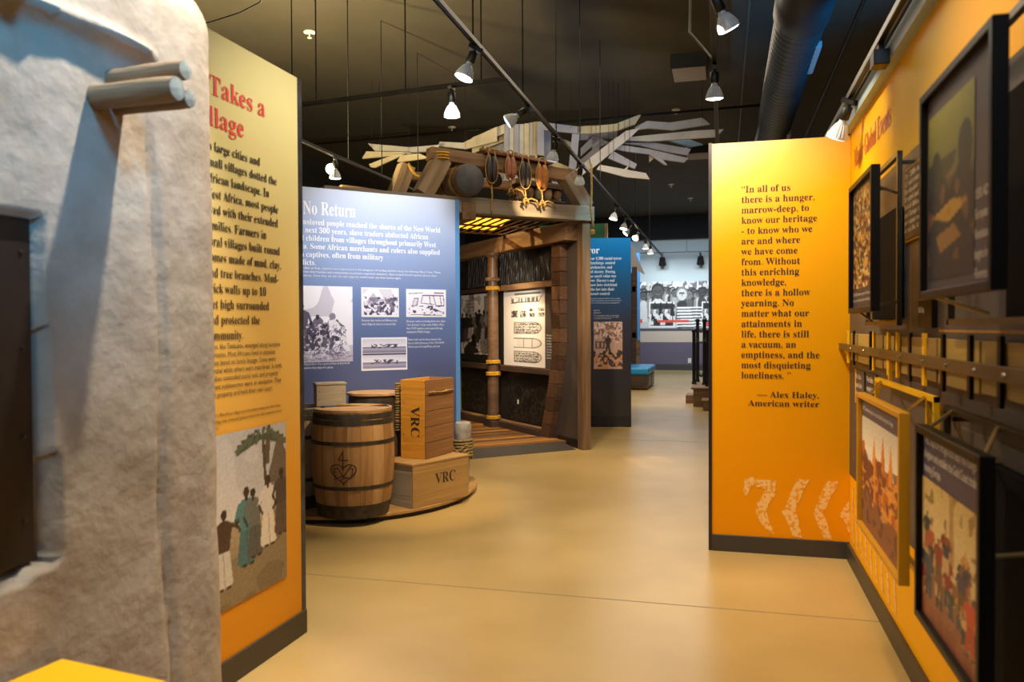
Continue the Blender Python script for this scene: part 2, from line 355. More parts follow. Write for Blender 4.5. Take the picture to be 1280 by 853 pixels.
# quote partition
A = Z(890, 688); QP = Plane((-.077, 5.497), (.78, 5.497))
qt = thing('exhibit_partition', (.35, 5.55, 0), 'orange exhibit partition printed with a long quotation in dark serif letters', 'partition')
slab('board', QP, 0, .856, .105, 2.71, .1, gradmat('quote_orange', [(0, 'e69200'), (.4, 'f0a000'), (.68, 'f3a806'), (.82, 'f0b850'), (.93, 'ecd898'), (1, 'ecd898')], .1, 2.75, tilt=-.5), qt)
slab('kick_board', QP, 0, .856, 0, .11, .1, base_m, qt, .012, .002)
slab('edge_trim', QP, -.022, .0, 0, 2.715, .12, mat('edge_metal', '3b2f2a', rough=.3, metal=.5), qt, .006)
dk = mat('dark_brown_ink', '3a2308', rough=.6)
def px_text(name, body, m, parent, pl, x, y0, y1, n, wx=None, wi=None, bold=True, k=1.0, align='LEFT', width=None):
    """block of n lines: first baseline at pixel (x, y0), last at (x, y1)"""
    s0, z0 = pl.px(x, y0); _, z1 = pl.px(x, y1); line = (z0-z1)/max(1, n-1)
    if wx: width = abs(pl.px(wx, y0)[0]-s0)
    return text(name, body, m, parent, pl, s0, z0, line, width=width, size=line*k, bold=bold, align=align)
Q = ["“In all of us", "there is a hunger,", "marrow-deep, to", "know our heritage", "- to know who we", "are and where", "we have come", "from. Without", "this enriching", "knowledge,", "there is a hollow", "yearning. No", "matter what our", "attainments in", "life, there is still", "a vacuum, an", "emptiness, and the", "most disquieting", "loneliness. ”"]
px_text('quotation_lettering', '\n'.join(Q), dk, qt, QP, 926.5, 241, 473, 19, wx=1025, k=.92)
s0, z0 = QP.px(1024, 498)
text('name_lettering', '— Alex Haley,\nAmerican writer', dk, qt, QP, s0, z0, .058, size=.056, align='RIGHT', sx=1.12)
c = lambda L: [QP.px(920+x/3.123, 580+y/3.123) for x, y in L]
g = Geo()
for L in ([(75, 60), (160, 65), (150, 120), (118, 185), (150, 280), (110, 250), (75, 190), (85, 150), (120, 100), (75, 90)], [(35, 60), (70, 50), (70, 80), (40, 125), (28, 100)], [(240, 60), (285, 62), (230, 180), (262, 290), (225, 285), (180, 190)], [(355, 68), (402, 70), (340, 190), (378, 298), (345, 295), (302, 190)], [(437, 145), (442, 150), (442, 270), (430, 235), (402, 205)]):
    poly = c(L); pts = []
    for i, p in enumerate(poly):
        q = poly[(i+1) % len(poly)]
        for k in range(5): pts.append((p[0]+(q[0]-p[0])*k/5+random.uniform(-.005, .005), p[1]+(q[1]-p[1])*k/5+random.uniform(-.003, .003)))
    g.prism(pts, 0, .001)
o = g.build('chevron_print', pale, qt, QP.M(0, 0, .001)); o['kind'] = 'stuff'
g = Geo()
for k in range(9):
    u = .12+k*.16; g.prism([(u, .5), (u+.05, .5), (u+.02, .32), (u+.06, .14), (u+.01, .14), (u-.03, .32)], 0, .001)
o = g.build('chevron_print', pale, wr, RW.M(0, 0, .001)); o['kind'] = 'stuff'
# ledge above the right wall
structure(Geo().box(.735, .93, -1.5, 5.5, 2.722, 2.81).build('trim_2', mat('pale_ledge', '9fb4c4', rough=.5)))
# ================================================================== PLASTER HOUSE WALL (left foreground)
XH = -1.75
def house_wall():
    y0, y1, z1, R = .6, 2.588, 2.72, .2; st = .018
    ny = int((y1-y0)/st); nz = int(z1/st); vs = []; 
    for j in range(nz+1):
        for i in range(ny+1):
            y = y0+(y1-y0)*i/ny; z = z1*j/nz
            dy = max(0, y-(y1-R)); dz = max(0, z-(z1-R)); q = math.hypot(dy, dz)/R
            yy, zz = y, z
            if q > 1: yy = y1-R+dy/q if dy else y; zz = z1-R+dz/q if dz else z; q = 1
            x = XH-.16*(1-math.sqrt(max(0, 1-q*q))) 
            n = noise.noise(Vector((y*3.1, z*3.1, 1)))*.010+noise.noise(Vector((y*11, z*11, 4)))*.003+noise.noise(Vector((y*28, z*28, 9)))*.0012
            f = .03*(1-z/2.7)**2
            gy = 2.16+.05*(2.2-z)/2.2+.012*math.sin(z*5)
            gr = -.026*math.exp(-((y-gy)/.009)**2)*min(1, max(0, (2.2-z)*6)) + .005*math.exp(-((y-gy-.05)/.04)**2)*min(1, max(0, (2.2-z)*6))
            rg = 0
            if y < 2.2: zr = 2.345+.01*math.sin(y*7); rg = .05*math.exp(-((z-zr)/.022)**2)*min(1, (2.2-y)*12) + (.012 if z > zr else 0)
            if .9 < y < 1.735+.03*math.sin(z*2) and .865+.02*(y-1.7) < z < 1.80: n = n*.3-.05; f = 0
            x += n+f+gr+rg if q < 1 else 0
            vs.append((x, yy, zz))
    fs = []
    for j in range(nz):
        for i in range(ny):
            a = j*(ny+1)+i; fs.append((a, a+1, a+ny+2, a+ny+1))
    # rim back to the rear of the wall
    rim = [j*(ny+1)+ny for j in range(nz+1)] + [nz*(ny+1)+i for i in range(ny-1, -1, -1)]
    b = len(vs)
    for r in rim: vs.append((-2.0, vs[r][1], vs[r][2]))
    for k in range(len(rim)-1): fs.append((rim[k], b+k, b+k+1, rim[k+1]))
    me_o = Geo().add(vs, fs).build('house_wall', mat('mud_plaster', '918371', 'b0a494', .85, scale=5, bump=.3, bscale=22, lo=.3, hi=.75), None, smooth='all')
    return me_o
hw = house_wall()
tag(hw, 'thick rounded mud-plastered house wall standing in the left foreground', 'wall')
HP = Plane((XH, .6), (XH, 2.5))
wn = thing('display_niche', (XH-.02, 1.4, .87), 'dark picture board set into the niche of the plastered house wall', 'display')
slab('backing_board', HP, .32, 1.118, .885, 1.79, .02, mat('board_brown_black', '17110e', '241a14', .5, scale=6), wn, -.02)
Pic(60, 80, 'c9c3bb').blot(5, 7, .5, '5d564f').blot(9, 9, .62, 'efeae4').grain(.1).build('printed_picture', wn, HP, .4, .98, .97, 1.7, -.017)
for z in (1.0, 1.22, 1.45, 1.7): Geo().lathe([(.006, 0), (.006, .003), (.003, .005)], 8, HP.M(1.09, z, -.02)).build('screw', mat('screw', '4a4440', rough=.3, metal=.8), wn, smooth=True)
log_m = wood('peeled_log', 'a08868', '6d563c', .8, .8, .7)
cut_m = mat('log_end', '9c9c8c', '7c7a6a', .8, scale=20, bump=.3)
def log(p0, p1, r, lab):
    g = Geo(); n = 14; m = 9; L = (Vector(p1)-Vector(p0)).length; prof = []
    t = thing('wall_log', p0, lab, 'log', 'logs jutting from the plastered wall')
    vs = []
    for i in range(m+1):
        for k in range(n):
            a = 2*math.pi*k/n; rr = r*(1+.09*noise.noise(Vector((i*.3, math.cos(a)*2, math.sin(a)*2+p0[2]*9))))*(1-.08*(i == m))
            vs.append((L*i/m, rr*math.cos(a), rr*math.sin(a)))
    fs = [(i*n+k, i*n+(k+1) % n, (i+1)*n+(k+1) % n, (i+1)*n+k) for i in range(m) for k in range(n)]
    M = frameM(p0, p1)
    o = Geo().add(vs, fs).build('bark', log_m, t, M, smooth='all'); fixn(o)
    e = vs[-n:]; o = Geo().add([(L+.004, 0, 0)]+[(x+.001, y*.99, z*.99) for x, y, z in e], [(0, k+1, (k+1) % n+1) for k in range(n)]).build('cut_end', cut_m, t, M); fixn(o)
    return t
log((-1.80, 1.93, 2.165), (-1.475, 1.93, 2.17), .036, 'front lower wooden log sticking out of the plastered wall')
log((-1.80, 2.0, 2.235), (-1.50, 2.0, 2.245), .03, 'thin upper wooden log sticking out of the plastered wall')
log((-1.80, 2.02, 2.165), (-1.50, 2.02, 2.168), .028, 'short rear log tucked behind the lower log of the plastered wall')
log((-1.80, 1.60, 2.345), (-1.62, 1.60, 2.36), .03, 'log end at the top left corner over the long plaster ridge')
yb = thing('yellow_bench', (-1.5, 1.3, 0), 'small yellow painted bench against the foot of the plastered wall', 'bench')
ym = mat('yellow_paint', 'f2b705', rough=.4)
pA, pB = Z(78, 823, .64), Z(208, 851, .64); dv = (pB-pA); dv.z = 0; nv = Vector((dv.y, -dv.x, 0)).normalized()
BP = Plane(pA.xy, pB.xy); wl = dv.length
slab('seat', BP, 0, wl, .60, .64, .26, ym, yb, .26, .004)
for a, b in ((.01, .04), (wl-.04, wl-.01)): slab('side_panel', BP, a, b, 0, .60, .24, ym, yb, .25, .003)
# ================================================================== VILLAGE PANEL
VP = Plane((-2.045, 1.2), (-1.995, 3.53)); VL = 2.33
vt = thing('exhibit_partition', (-2.03, 2.5, 0), 'yellow to orange exhibit panel about villages, beside the plastered house wall', 'partition')
slab('board', VP, 0, VL-.035, .11, 2.71, .1, gradmat('village_grad', [(0, 'd98a10'), (.35, 'e2a030'), (.62, 'e4bd68'), (.85, 'dfd596'), (1, 'e0dca4')], .1, 2.72, tilt=.14), vt)
slab('kick_board', VP, 0, VL, 0, .115, .1, base_m, vt, .01, .002)
slab('edge_trim', VP, VL-.035, VL+.006, 0, 2.71, .1, mat('edge_metal2', '4b505c', '33302e', .35, .4, scale=9), vt, .0)
red = mat('red_ink', 'e2443c', rough=.5); ink = mat('dark_ink', '33281a', rough=.6)
sR = VP.px(330, 138); sT = VP.px(262, 120)
text('title_lettering', 'It Takes a\nVillage', red, vt, VP, VP.px(331, 140)[0]-.51, VP.px(331, 147)[1], .128, size=.116, width=.51)
VLn = ['In large cities and', 'small villages dotted the', 'African landscape. In', 'West Africa, most people', 'lived with their extended', 'families. Farmers in', 'rural villages built round', 'homes made of mud, clay,', 'and tree branches. Mud-', 'brick walls up to 10', 'feet high surrounded', 'and protected the', 'community.']
sE, zT = VP.px(349, 232); zB = VP.px(300, 424)[1]; zA = VP.px(331, 210)[1]
ln = (zA-zB)/12
text('story_lettering', '\n'.join(VLn), ink, vt, VP, sE-.54, zA, ln, width=.545, size=ln*.84)
V2 = ['empires, like Timbuktu, emerged along lucrative', 'trade routes. Most Africans lived in stateless', 'societies based on family lineage. Some were', 'patriarchal while others were matrilineal. In both,', 'men often controlled social rank and property.', 'Apparent noblewomen were an exception. They', 'owned property and held their own court.']
z0 = VP.px(350, 433)[1]; z1 = VP.px(330, 489)[1]; ln = (z0-z1)/6
text('small_lettering', '\n'.join(V2), ink, vt, VP, VP.px(352, 433)[0]-.57, z0, ln, width=.57, size=ln*.95, bold=False)
z0 = VP.px(350, 508)[1]
text('caption_lettering', 'Illustration of a West African village scene with people meeting near their homes,\nshowing clothing, trees, homes and gestures drawn in the early nineteenth century\npublished 1811.', ink, vt, VP, VP.px(351, 505)[0]-.57, z0, .026, width=.57, size=.02, bold=False)
P = Pic(110, 130, 'c9c6c0').grad('bdbab8', 'd6cfc2', 0, .55).grad('b09a76', '7a6548', .55, 1)
P.blot(5, 6, .55, 'a9a6a4', 0, .5, al=.35)
P.poly([(.70, .24), (.78, .24), (.80, 0), (.76, 0)], '5c4f3c').poly([(.62, .32), (.8, .30), (.83, .05), (.74, .04)], 'c9c6c0', 0)
P.line(.74, .42, .70, .06, .014, '4c4230')
for a in range(12):
    th = a/11*math.pi*1.15-.3; P.line(.69, .07, .69-.30*math.cos(th), .07-.06*math.sin(th)+.05*abs(math.cos(th)), .011, '49503e'); P.line(.69-.15*math.cos(th), .07-.05*math.sin(th), .69-.30*math.cos(th), .12-.02*math.sin(th), .010, '5b6450')
P.poly([(.74, .36), (.90, .05), (1, .2), (1, .38)], '6a5d4e').poly([(.80, .36), (1, .36), (1, .72), (.82, .7)], '8a7a66').poly([(0, .8), (.4, .72), (1, .6), (1, 1), (0, 1)], '8d7a58').blot(8, 10, .55, '6b5a3c', .66, 1, al=.5)
for x, y, h, sk, tp, bt, l, ar in ((.24, .88, .46, '3a2820', '4a362a', 'cfc6b8', .01, 1), (.50, .80, .47, '3a2a22', '4f7f7c', '476f6e', 0, 0), (.60, .77, .42, '33241c', '6a6a60', '57574e', -.02, 1), (.76, .74, .44, '38281f', 'd8cfc0', 'e0d2bb', 0, 0), (.93, .70, .42, '33251d', '4a4038', '5c4a3a', 0, 0)): P.person(x, y, h, sk, tp, bt, l, ar)
s0, z1 = VP.px(356, 527); _, z0 = VP.px(358, 721)
P.grain(.08).build('village_picture', vt, VP, s0-.63, z0, s0, z1)
# ================================================================== BLUE PANEL
tL, tR = Z(375, 233, 2.715), Z(574, 250.5, 2.715)
dR = (tR-tL).xy.normalized(); L0 = tL.xy-dR*.5
NP = Plane(L0, tR.xy); NL = (tR.xy-L0).length
nt_ = thing('exhibit_partition', (NP.at(NL/2, 0)), 'blue exhibit panel with white lettering and four engravings behind the barrels', 'partition')
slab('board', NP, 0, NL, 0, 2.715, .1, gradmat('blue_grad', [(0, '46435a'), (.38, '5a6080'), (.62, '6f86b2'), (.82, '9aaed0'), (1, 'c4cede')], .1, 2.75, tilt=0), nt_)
slab('edge_trim', NP, NL-.045, NL, 0, 2.716, .11, mat('edge_blue', '5d93c4', rough=.4), nt_, .002)
wi = mat('white_ink', 'f4f4f4', rough=.5)
LF = NP.px(374, 270)[0]
def nblock(name, lines, x0, y0, y1, wx, k=.95, bold=True, dx=0):
    s0, z0 = NP.px(x0, y0); s1 = NP.px(wx, y0)[0]
    # last line sits lower and the horizon slopes: use heights along the left margin
    z1 = NP.px(x0, y1)[1]; n = len(lines); ln = (z0-z1)/max(1, n-1)
    return text(name, '\n'.join(lines), wi, nt_, NP, s0+dx, z0, ln, width=s1-s0-dx, size=ln*k, bold=bold)
s0, z0 = NP.px(440, 274); sL = NP.px(374, 265)[0]
text('title_lettering', ' No Return', wi, nt_, NP, sL-.0, NP.px(374, 267)[1], .2, width=s0-sL, size=.165)
nblock('story_lettering', ['enslaved people reached the shores of the New World', 'e next 300 years, slave traders abducted African', 'd children from villages throughout primarily West', 'ca. Some African merchants and rulers also supplied', 'h captives, often from military', 'flicts.'], 375, 280, 331, 550, k=1.0)
nblock('small_lettering', ['families on foot, captives were imprisoned in the dungeons of holding facilities along the infamous Slave Coast. There,', 'd from their families and communities to prevent organized resistance. Slave traders forced captives aboard ships', 'darkness. Once they set sail, the vast majority would never see their homes again.'], 375, 336, 345.5, 551, k=.82, bold=False)
def npic(P, a, b, name='engraving', back=True):
    s0, z1 = NP.px(*a); s1, z0 = NP.px(b[0], b[1])
    if back: slab('white_border', NP, s0-.012, s1+.012, z0-.012, z1+.012, .002, wi, nt_, .0025)
    P.build(name, nt_, NP, s0, z0, s1, z1, .005)
def engr(w, h): return Pic(w, h, 'f4f2f8')
P = engr(100, 130); P.blot(4, 5, .6, 'd0ccd8', 0, .4).grad('cfcbd6', 'b8b2c2', .78, 1)
P.person(.06, .84, .62, '3a3444', '5a5468', '6a6478')
for k, (x, y, r) in enumerate(((.25, .58, .09), (.36, .5, .1), (.5, .6, .1), (.42, .7, .12), (.62, .52, .1), (.7, .62, .11), (.3, .75, .1), (.55, .74, .1), (.2, .7, .07))):
    P.ell(x, y, r, r*.95, ('4b4558', '6d667c', '3c3648')[k % 3]); P.ell(x-.01, y-.09, .035, .035, '2f2a38')
P.ell(.62, .4, .06, .045, '8d869a').poly([(.55, .45), (.72, .43), (.85, .62), (.95, .86), (.86, .86), (.72, .66), (.56, .64)], 'e9e6ee').line(.7, .45, .86, .58, .012, '4a4458')
P.poly([(.5, .86), (.75, .8), (.88, .85), (.6, .93)], '9a94a6').blot(26, 32, .66, '4b4558', .5, .88, .08, .8, .6).blot(26, 30, .66, 'f4f2f8', .5, .95, .05, .85, .8).hatch(120, .05, .5, .85, .9, '4b4560', .07, .005).hatch(60, .3, .45, .9, .9, 'f4f2f8', .06, .005).hatch(50, 0, .86, .9, .97, '6d6680', .1, .004, 0)
npic(P, (372, 357), (441, 452), back=False)
P = engr(70, 50); P.blot(4, 3, .45, 'c9c4d2', 0, .6, al=.5).blot(16, 10, .52, '6c6680', .35, .85, .3, .9, .8).blot(20, 14, .62, '4a4460', .3, .95, .05, 1).line(.86, .2, .86, .6, .01, '4a4460').line(.3, .4, 1, .42, .012, '6c6680').poly([(.1, .5), (.3, .15), (.45, .4), (.3, .6)], 'a9a4b6', .6).hatch(70, .1, .3, .95, .95, '5a5470', .07, .006)
npic(P, (453, 361), (497, 395))
P = engr(70, 50).poly([(.12, .6), (.18, .3), (.3, .3), (.26, .62)], '8e889c').poly([(.14, .57), (.19, .34), (.27, .34), (.23, .58)], 'e2dfe8')
for a, b in (((.36, .5), (.4, .2)), ((.4, .2), (.95, .2)), ((.95, .2), (.97, .6)), ((.36, .5), (.7, .55)), ((.58, .2), (.6, .52)), ((.68, .2), (.75, .6)), ((.75, .6), (.97, .6)), ((.86, .2), (.9, .6)), ((.3, .64), (.4, .6)), ((.7, .7), (.97, .9)), ((.1, .95), (.9, .97)), ((.05, .14), (.4, .1)), ((.7, .1), (.95, .1))): P.line(*a, *b, .012, '3f3a58')
P.blot(20, 16, .68, '4a4668', .6, .95, .05, .95)
npic(P, (509, 363), (556, 395))
P = engr(80, 60)
for y in (.02, .53): P.grad('d7d3dd', 'eceaf0', y, y+.22).rect(0, y+.24, 1, y+.30, '8a8498').blot(22, 30, .5, '4a4460', y+.16, y+.3, .2, .8).grad('b9b4c6', '7d778f', y+.3, y+.44)
P.rect(0, .48, 1, .53, '3f3a50')
npic(P, (453, 424), (507.5, 460.5))
for (x, y, w, t) in ((452, 402, 496, 'European slave traders and Africans took\nmany villages by surprise in armed raids.'), (508, 403, 556, 'European castles and trading forts were called\n"slave factories" on the coast of Africa. More\nthan 10,000 captives a year passed through,\nawaiting the Middle Passage.'), (510, 426, 555, 'Elmina Castle was the first permanent slave\nfactory built by Europeans. In the 1700s 30,000\nAfricans passed through Elmina each year.'), (374, 457, 437, 'In holding facilities, they separated them as they would\nthe survivors they shipped to places.')):
    s0, z0 = NP.px(x, y); s1 = NP.px(w, y)[0]; text('caption_lettering', t, wi, nt_, NP, s0, z0, .033, width=s1-s0, size=.03, bold=False, res=1)
# ================================================================== PLATFORM, BARRELS, CRATES
pt = thing('display_platform', (-3.15, 6.65, 0), 'low round-edged wooden display platform under the barrels and crates', 'platform')
ring = [(1.0*math.cos(2*math.pi*k/72), 1.18*math.sin(2*math.pi*k/72)) for k in range(72)]
MP = Matrix.Translation((-3.15, 6.65, 0))
# the blue panel stands behind it: keep only the half in front of the panel face
def clip(poly, pl, off, M):
    o2 = []; f = lambda p: ((M @ Vector((p[0], p[1], 0)))-pl.A).dot(pl.n)-off
    for i, p in enumerate(poly):
        q = poly[(i+1) % len(poly)]; a, b = f(p), f(q)
        if a >= 0: o2.append(p)
        if (a >= 0) != (b >= 0): t = a/(a-b); o2.append((p[0]+(q[0]-p[0])*t, p[1]+(q[1]-p[1])*t))
    return o2
rc = clip(ring, NP, .02, MP)
plw = wood('platform_wood', 'b08850', '94703c', .5, .5, .15)
Geo().prism(rc, .035, .06).build('top', plw, pt, MP, bevel=.003)
Geo().prism([(x*.97, y*.97) for x, y in rc], 0, .035).build('plinth', black, pt, MP)
oak = wood('oak_stave', 'b08450', '8c643a', .55, .7, .4); oak2 = wood('oak_stave_dark', 'a07544', '7d5730', .55, .7, .4); oak3 = wood('oak_stave_light', 'bb9460', '99724a', .55, .7, .4)
greyw = wood('grey_oak', '8d8374', '6a6054', .7, .7, .4); hoop = mat('iron_hoop', '3a332b', '4d443a', .5, .5, scale=20, bump=.2)
def barrel(x, y, z, R, rb, rtp, h, label, mats, rot=0, lids=True, hoops=((.0, .13), (.28, .035), (.70, .035), (.885, .045), (.94, .05))):
    t = thing('barrel', (x, y, z), label, 'barrel'); n = 20
    def rad(q): return (rb+(rtp-rb)*q) + (R-(rb+rtp)/2)*(1-(2*q-1)**2)
    for k in range(n):
        a0 = 2*math.pi*k/n+rot; a1 = a0+2*math.pi/n*.985; g = Geo(); vs = []; m = 8; dr = random.uniform(-.001, .002)
        for i in range(m+1):
            q = i/m; r = rad(q)+dr
            for rr in (r, r-.02):
                for a in (a0, (a0+a1)/2, a1): vs.append((rr*math.cos(a), rr*math.sin(a), q*h))
        fs = []
        for i in range(m):
            b = i*6; c2 = b+6
            fs += [(b, b+1, c2+1, c2), (b+1, b+2, c2+2, c2+1), (b+4, b+3, c2+3, c2+4), (b+5, b+4, c2+4, c2+5), (b+3, b, c2, c2+3), (b+2, b+5, c2+5, c2+2)]
        e = m*6; fs += [(e, e+1, e+4, e+3), (e+1, e+2, e+5, e+4), (3, 4, 1, 0), (4, 5, 2, 1)]
        M = Matrix.Translation((x, y, z))
        # grain along the stave: local x = up
        R90 = Matrix.Rotation(-math.pi/2, 4, 'Y'); inv = R90.inverted()
        vs = [inv @ Vector(v) for v in vs]
        g.add(vs, fs).build('stave', mats[(k*7) % len(mats)], t, M @ R90, smooth=True)
    for q, w in hoops:
        q1 = min(1, q+w); r0, r1 = rad(q)+.004, rad(q1)+.004
        Geo().lathe([(r0, q*h), (r1, q1*h), (r1-.006, q1*h), (r0-.006, q*h)], 40, Matrix.Translation((x, y, z)), cap=False).build('hoop', hoop, t, smooth=True)
    Geo().lathe([(rtp-.03, h-.05), (rtp-.03, h-.035)], 32, Matrix.Translation((x, y, z))).build('head', mats[0], t)
    if lids:
        r = rtp+.004
        for (a, b, sc, dz, ro) in ((-.95, .12, 1.0, 0, .5), (.0, .72, .93, .0, .25)):
            pts = [(r*math.cos(th)*sc, r*math.sin(th)*sc) for th in [a*math.pi+(b-a)*math.pi*k/16 for k in range(17)]]
            Geo().prism(pts, h+.001+dz, h+.022+dz).build('lid_board', oak3, t, Matrix.Translation((x, y, z)) @ Matrix.Rotation(ro, 4, 'Z'), bevel=.002)
    return t
BX, BY, BZ = -2.80, 5.71, .061
bt = barrel(BX, BY, BZ, .318, .268, .298, .80, 'large oak barrel branded with a heart and a number 4, front of the platform', [oak, oak2, oak3, oak])
# brand: heart mark on the side towards the viewer
brand = mat('burnt_brand', '3a2413', rough=.8)
def wrap(poly, w, cx, cz, R, ang):
    """thin ribbon polyline (x, z) laid round the barrel side"""
    g = Geo()
    for i in range(len(poly)-1):
        p, q = Vector(poly[i]), Vector(poly[i+1]); d = (q-p)
        if d.length < 1e-6: continue
        d.normalize(); nn = Vector((-d.y, d.x))*w/2; p = p-d*w*.3; q = q+d*w*.3
        vs = []
        for c2 in (p+nn, q+nn, q-nn, p-nn):
            z = cz+c2.y; qq = (z)/.80; r = (.268+.03*qq)+(.318-.283)*(1-(2*qq-1)**2)+.0045
            a = ang+(cx+c2.x)/R; vs.append((BX+r*math.cos(a), BY+r*math.sin(a), BZ+z))
        g.add(vs, [(0, 1, 2, 3), (3, 2, 1, 0)][:1])
    return g
ang = math.atan2(-BY, -BX); hg = Geo(); S_ = .09
heart = [(S_*1.05*math.sin(t)**3, S_*(.8*math.cos(t)-.32*math.cos(2*t)-.12*math.cos(3*t)-.05*math.cos(4*t))*.95) for t in [2*math.pi*k/40 for k in range(41)]]
def strokes(L, w=.009, cx=-.075, cz=.36):
    for s_ in L: q = wrap(s_, w, cx, cz, .315, ang); hg.add(q.v, q.f)
strokes([heart], .008)
strokes([[(0, .16), (-.035, .095), (.04, .095)], [(0, .165), (0, .02)], [(-.045, .045), (0, -.03), (.06, .055)], [(0, -.03), (.055, -.04)], [(0, -.02), (-.06, -.045)]], .007)
strokes([[(-.072, .03), (-.072, -.02)], [(-.072, .03), (-.05, .03)], [(-.072, .005), (-.054, .005)], [(-.072, -.02), (-.05, -.02)], [(.068, .028), (.068, -.02)], [(.06, .028), (.076, .028)], [(.06, -.02), (.076, -.02)]], .006)
strokes([[(.018*math.cos(a)+.0, -.058+.018*math.sin(a)) for a in [.7+k*.48 for k in range(11)]]], .006)
o = hg.build('brand_mark', brand, bt); o['kind'] = 'stuff'
barrel(-3.42, 5.83, .061, .30, .26, .27, .80, 'grey weathered barrel at the left end of the platform, next to the yellow panel edge', [greyw, greyw, oak2], 1.0, lids=False)
barrel(-2.90, 6.33, .061, .235, .21, .215, .865, 'dark barrel with a flat wooden lid standing behind the branded barrel', [wood('dark_oak', '4a3624', '36261a', .6), wood('dark_oak2', '55402c', '3b2a1d', .6)], .4, lids=False)
Geo().lathe([(.235, 0), (.235, .022)], 36).build('barrel_lid', oak3, bpy.data.objects['barrel.002'], Matrix.Translation((-2.90, 6.33, .927)), bevel=.003)
cr1 = wood('crate_pine', 'b08a52', '8e6c3c', .6, .6, .35); cr2 = wood('crate_orange', 'd4952e', 'ac6e1c', .6, .5, .35); cr3 = wood('crate_brown', '8f6236', '704a28', .65, .6, .4); cr4 = wood('crate_grey', 'a89b85', '82745e', .7, .6, .3)
nail = mat('nail', '4b3b28', rough=.5, metal=.5)
def crate(C, ang, la, lb, z0, h, label, ma, mb, na=1, nb=1, vert=False, open_top=False, mark=None):
    """corner C nearest the viewer; face A runs to the right (length la), face B to the left (length lb)"""
    t = thing('crate', (C[0], C[1], z0), label, 'crate')
    a = Vector((math.cos(ang), math.sin(ang), 0)); b = Vector((-math.sin(ang), math.cos(ang), 0)); C = Vector((C[0], C[1], 0)); T = .016
    PA = Plane(C.xy, (C+a*la).xy); PB = Plane((C+b*lb).xy, C.xy)
    PC = Plane((C+a*la).xy, (C+a*la+b*lb).xy); PD = Plane((C+a*la+b*lb).xy, (C+b*lb).xy)
    def face(pl, L, n, m, side_in):
        gp = .004
        for k in range(n):
            zz0 = z0+h*k/n+(gp if k else 0); zz1 = z0+h*(k+1)/n
            o = slab('plank', pl, side_in, L-side_in, zz0, zz1, T, m, t, random.uniform(-.002, .001), .002)
            for u in (.02+side_in, L-.02-side_in):
                for dz in (.3, .7): Geo().lathe([(.004, 0), (.003, .002)], 6, pl.M(u, zz0+(zz1-zz0)*dz, .001)).build('nail_head', nail, o)
    face(PA, la, na, ma, 0); face(PB, lb, nb, mb, T); face(PC, lb, na, ma, T); face(PD, la, nb, mb, 0)
    M = Matrix((a, b, Vector((0, 0, 1)))).transposed().to_4x4(); M.translation = C+Vector((0, 0, z0))
    if not open_top:
        n = 3
        for k in range(n): Geo().box(-.008, la+.008, lb*k/n-.004, lb*(k+1)/n-.007+.004, h+.001, h+.018).build('lid_board', ma, t, M, bevel=.002)
    else: Geo().box(T, la-T, T, lb-T, h*.86, h*.87).build('inner_board', ma, t, M)
    return t, PA, PB, M
LC = Vector((-2.38, 5.90)); AL = math.radians(65.6)
t1, PA, PB, M1 = crate(LC, AL, .655, .395, .061, .335, 'long pale wooden crate stencilled with letters lying at the right of the platform', cr1, cr4, 1, 1)
text('stencil_mark', 'VRC', ink, t1, PA, .25, .061+.16, .1, size=.125, bold=True, off=.0015, sx=.95)
t2, PA2, PB2, M2 = crate((-2.36, 6.15), math.radians(78), .435, .255, .416, .65, 'tall orange-sided slatted crate standing on end on the long pale crate', cr3, cr2, 5, 1, open_top=True)
Ms = PB2.M(.115, .416+.40, .0015) @ Matrix.Rotation(-math.pi/2, 4, 'Z'); Ms.translation = PB2.at(.105, .416+.43, .0015)
text('stencil_mark', 'VRC', ink, t2, PB2, 0, 0, .1, size=.125, off=.0015, M=Ms)
for u in (.02, .40): Geo().lathe([(.0, 0), (.012, .004), (.014, .012), (.006, .02)], 8, PA2.M(.1 if u < .1 else .3, .416+.545, .0)).build('peg', cr1, t2, smooth=True)
Geo().tube([PA2.at(u, .416+.545+.004*math.sin(u*20), .012) for u in [.02+k*.04 for k in range(11)]], .006).build('rope_cleat', mat('rope', 'a58448', '7f6232', .9, scale=60), t2)
qc = Z(396, 508.5, .866); crate((qc.x, qc.y), math.radians(38), .235, .15, .866, .17, 'small pale wooden box sitting on the grey weathered barrel', cr4, cr1)
ropem = MC['rope']; yrope = mat('yellow_rope', 'd6a62a', 'a87712', .85, scale=70)
def coil(name, c2, R, h, turns, r, m, parent, n=18, M=None):
    pts = [(c2[0]+R*math.cos(2*math.pi*k/n), c2[1]+R*math.sin(2*math.pi*k/n), c2[2]+h*k/(n*turns)) for k in range(n*turns+1)]
    if M: pts = [M @ Vector(p) for p in pts]
    return Geo().tube(pts, r, 6).build(name, m, parent, smooth='all')
bo = thing('mooring_post', (-2.32, 6.98, .061), 'short grey mooring post wrapped in rope beside the blue panel edge', 'post')
grey_st = mat('grey_post', '9b9284', '7c7468', .85, scale=12, bump=.4)
Geo().lathe([(.058, .061), (.058, .40), (.075, .42), (.077, .60), (.072, .622), (.06, .63)], 24, Matrix.Translation((-2.32, 6.98, 0))).build('post', grey_st, bo, smooth=True)
coil('rope_wrap', (-2.32, 6.98, .30), .088, .17, 6, .014, mat('dark_rope', '5b4a30', '8d7440', .9, scale=50), bo)
for k in range(5): Geo().tube([(-2.32+.1*math.cos(a), 6.98+.1*math.sin(a), .32+.02*k+.03*math.sin(a*3+k)) for a in [-2.5+j*.25 for j in range(8)]], .007).build('rope_strand', ropem, bo)
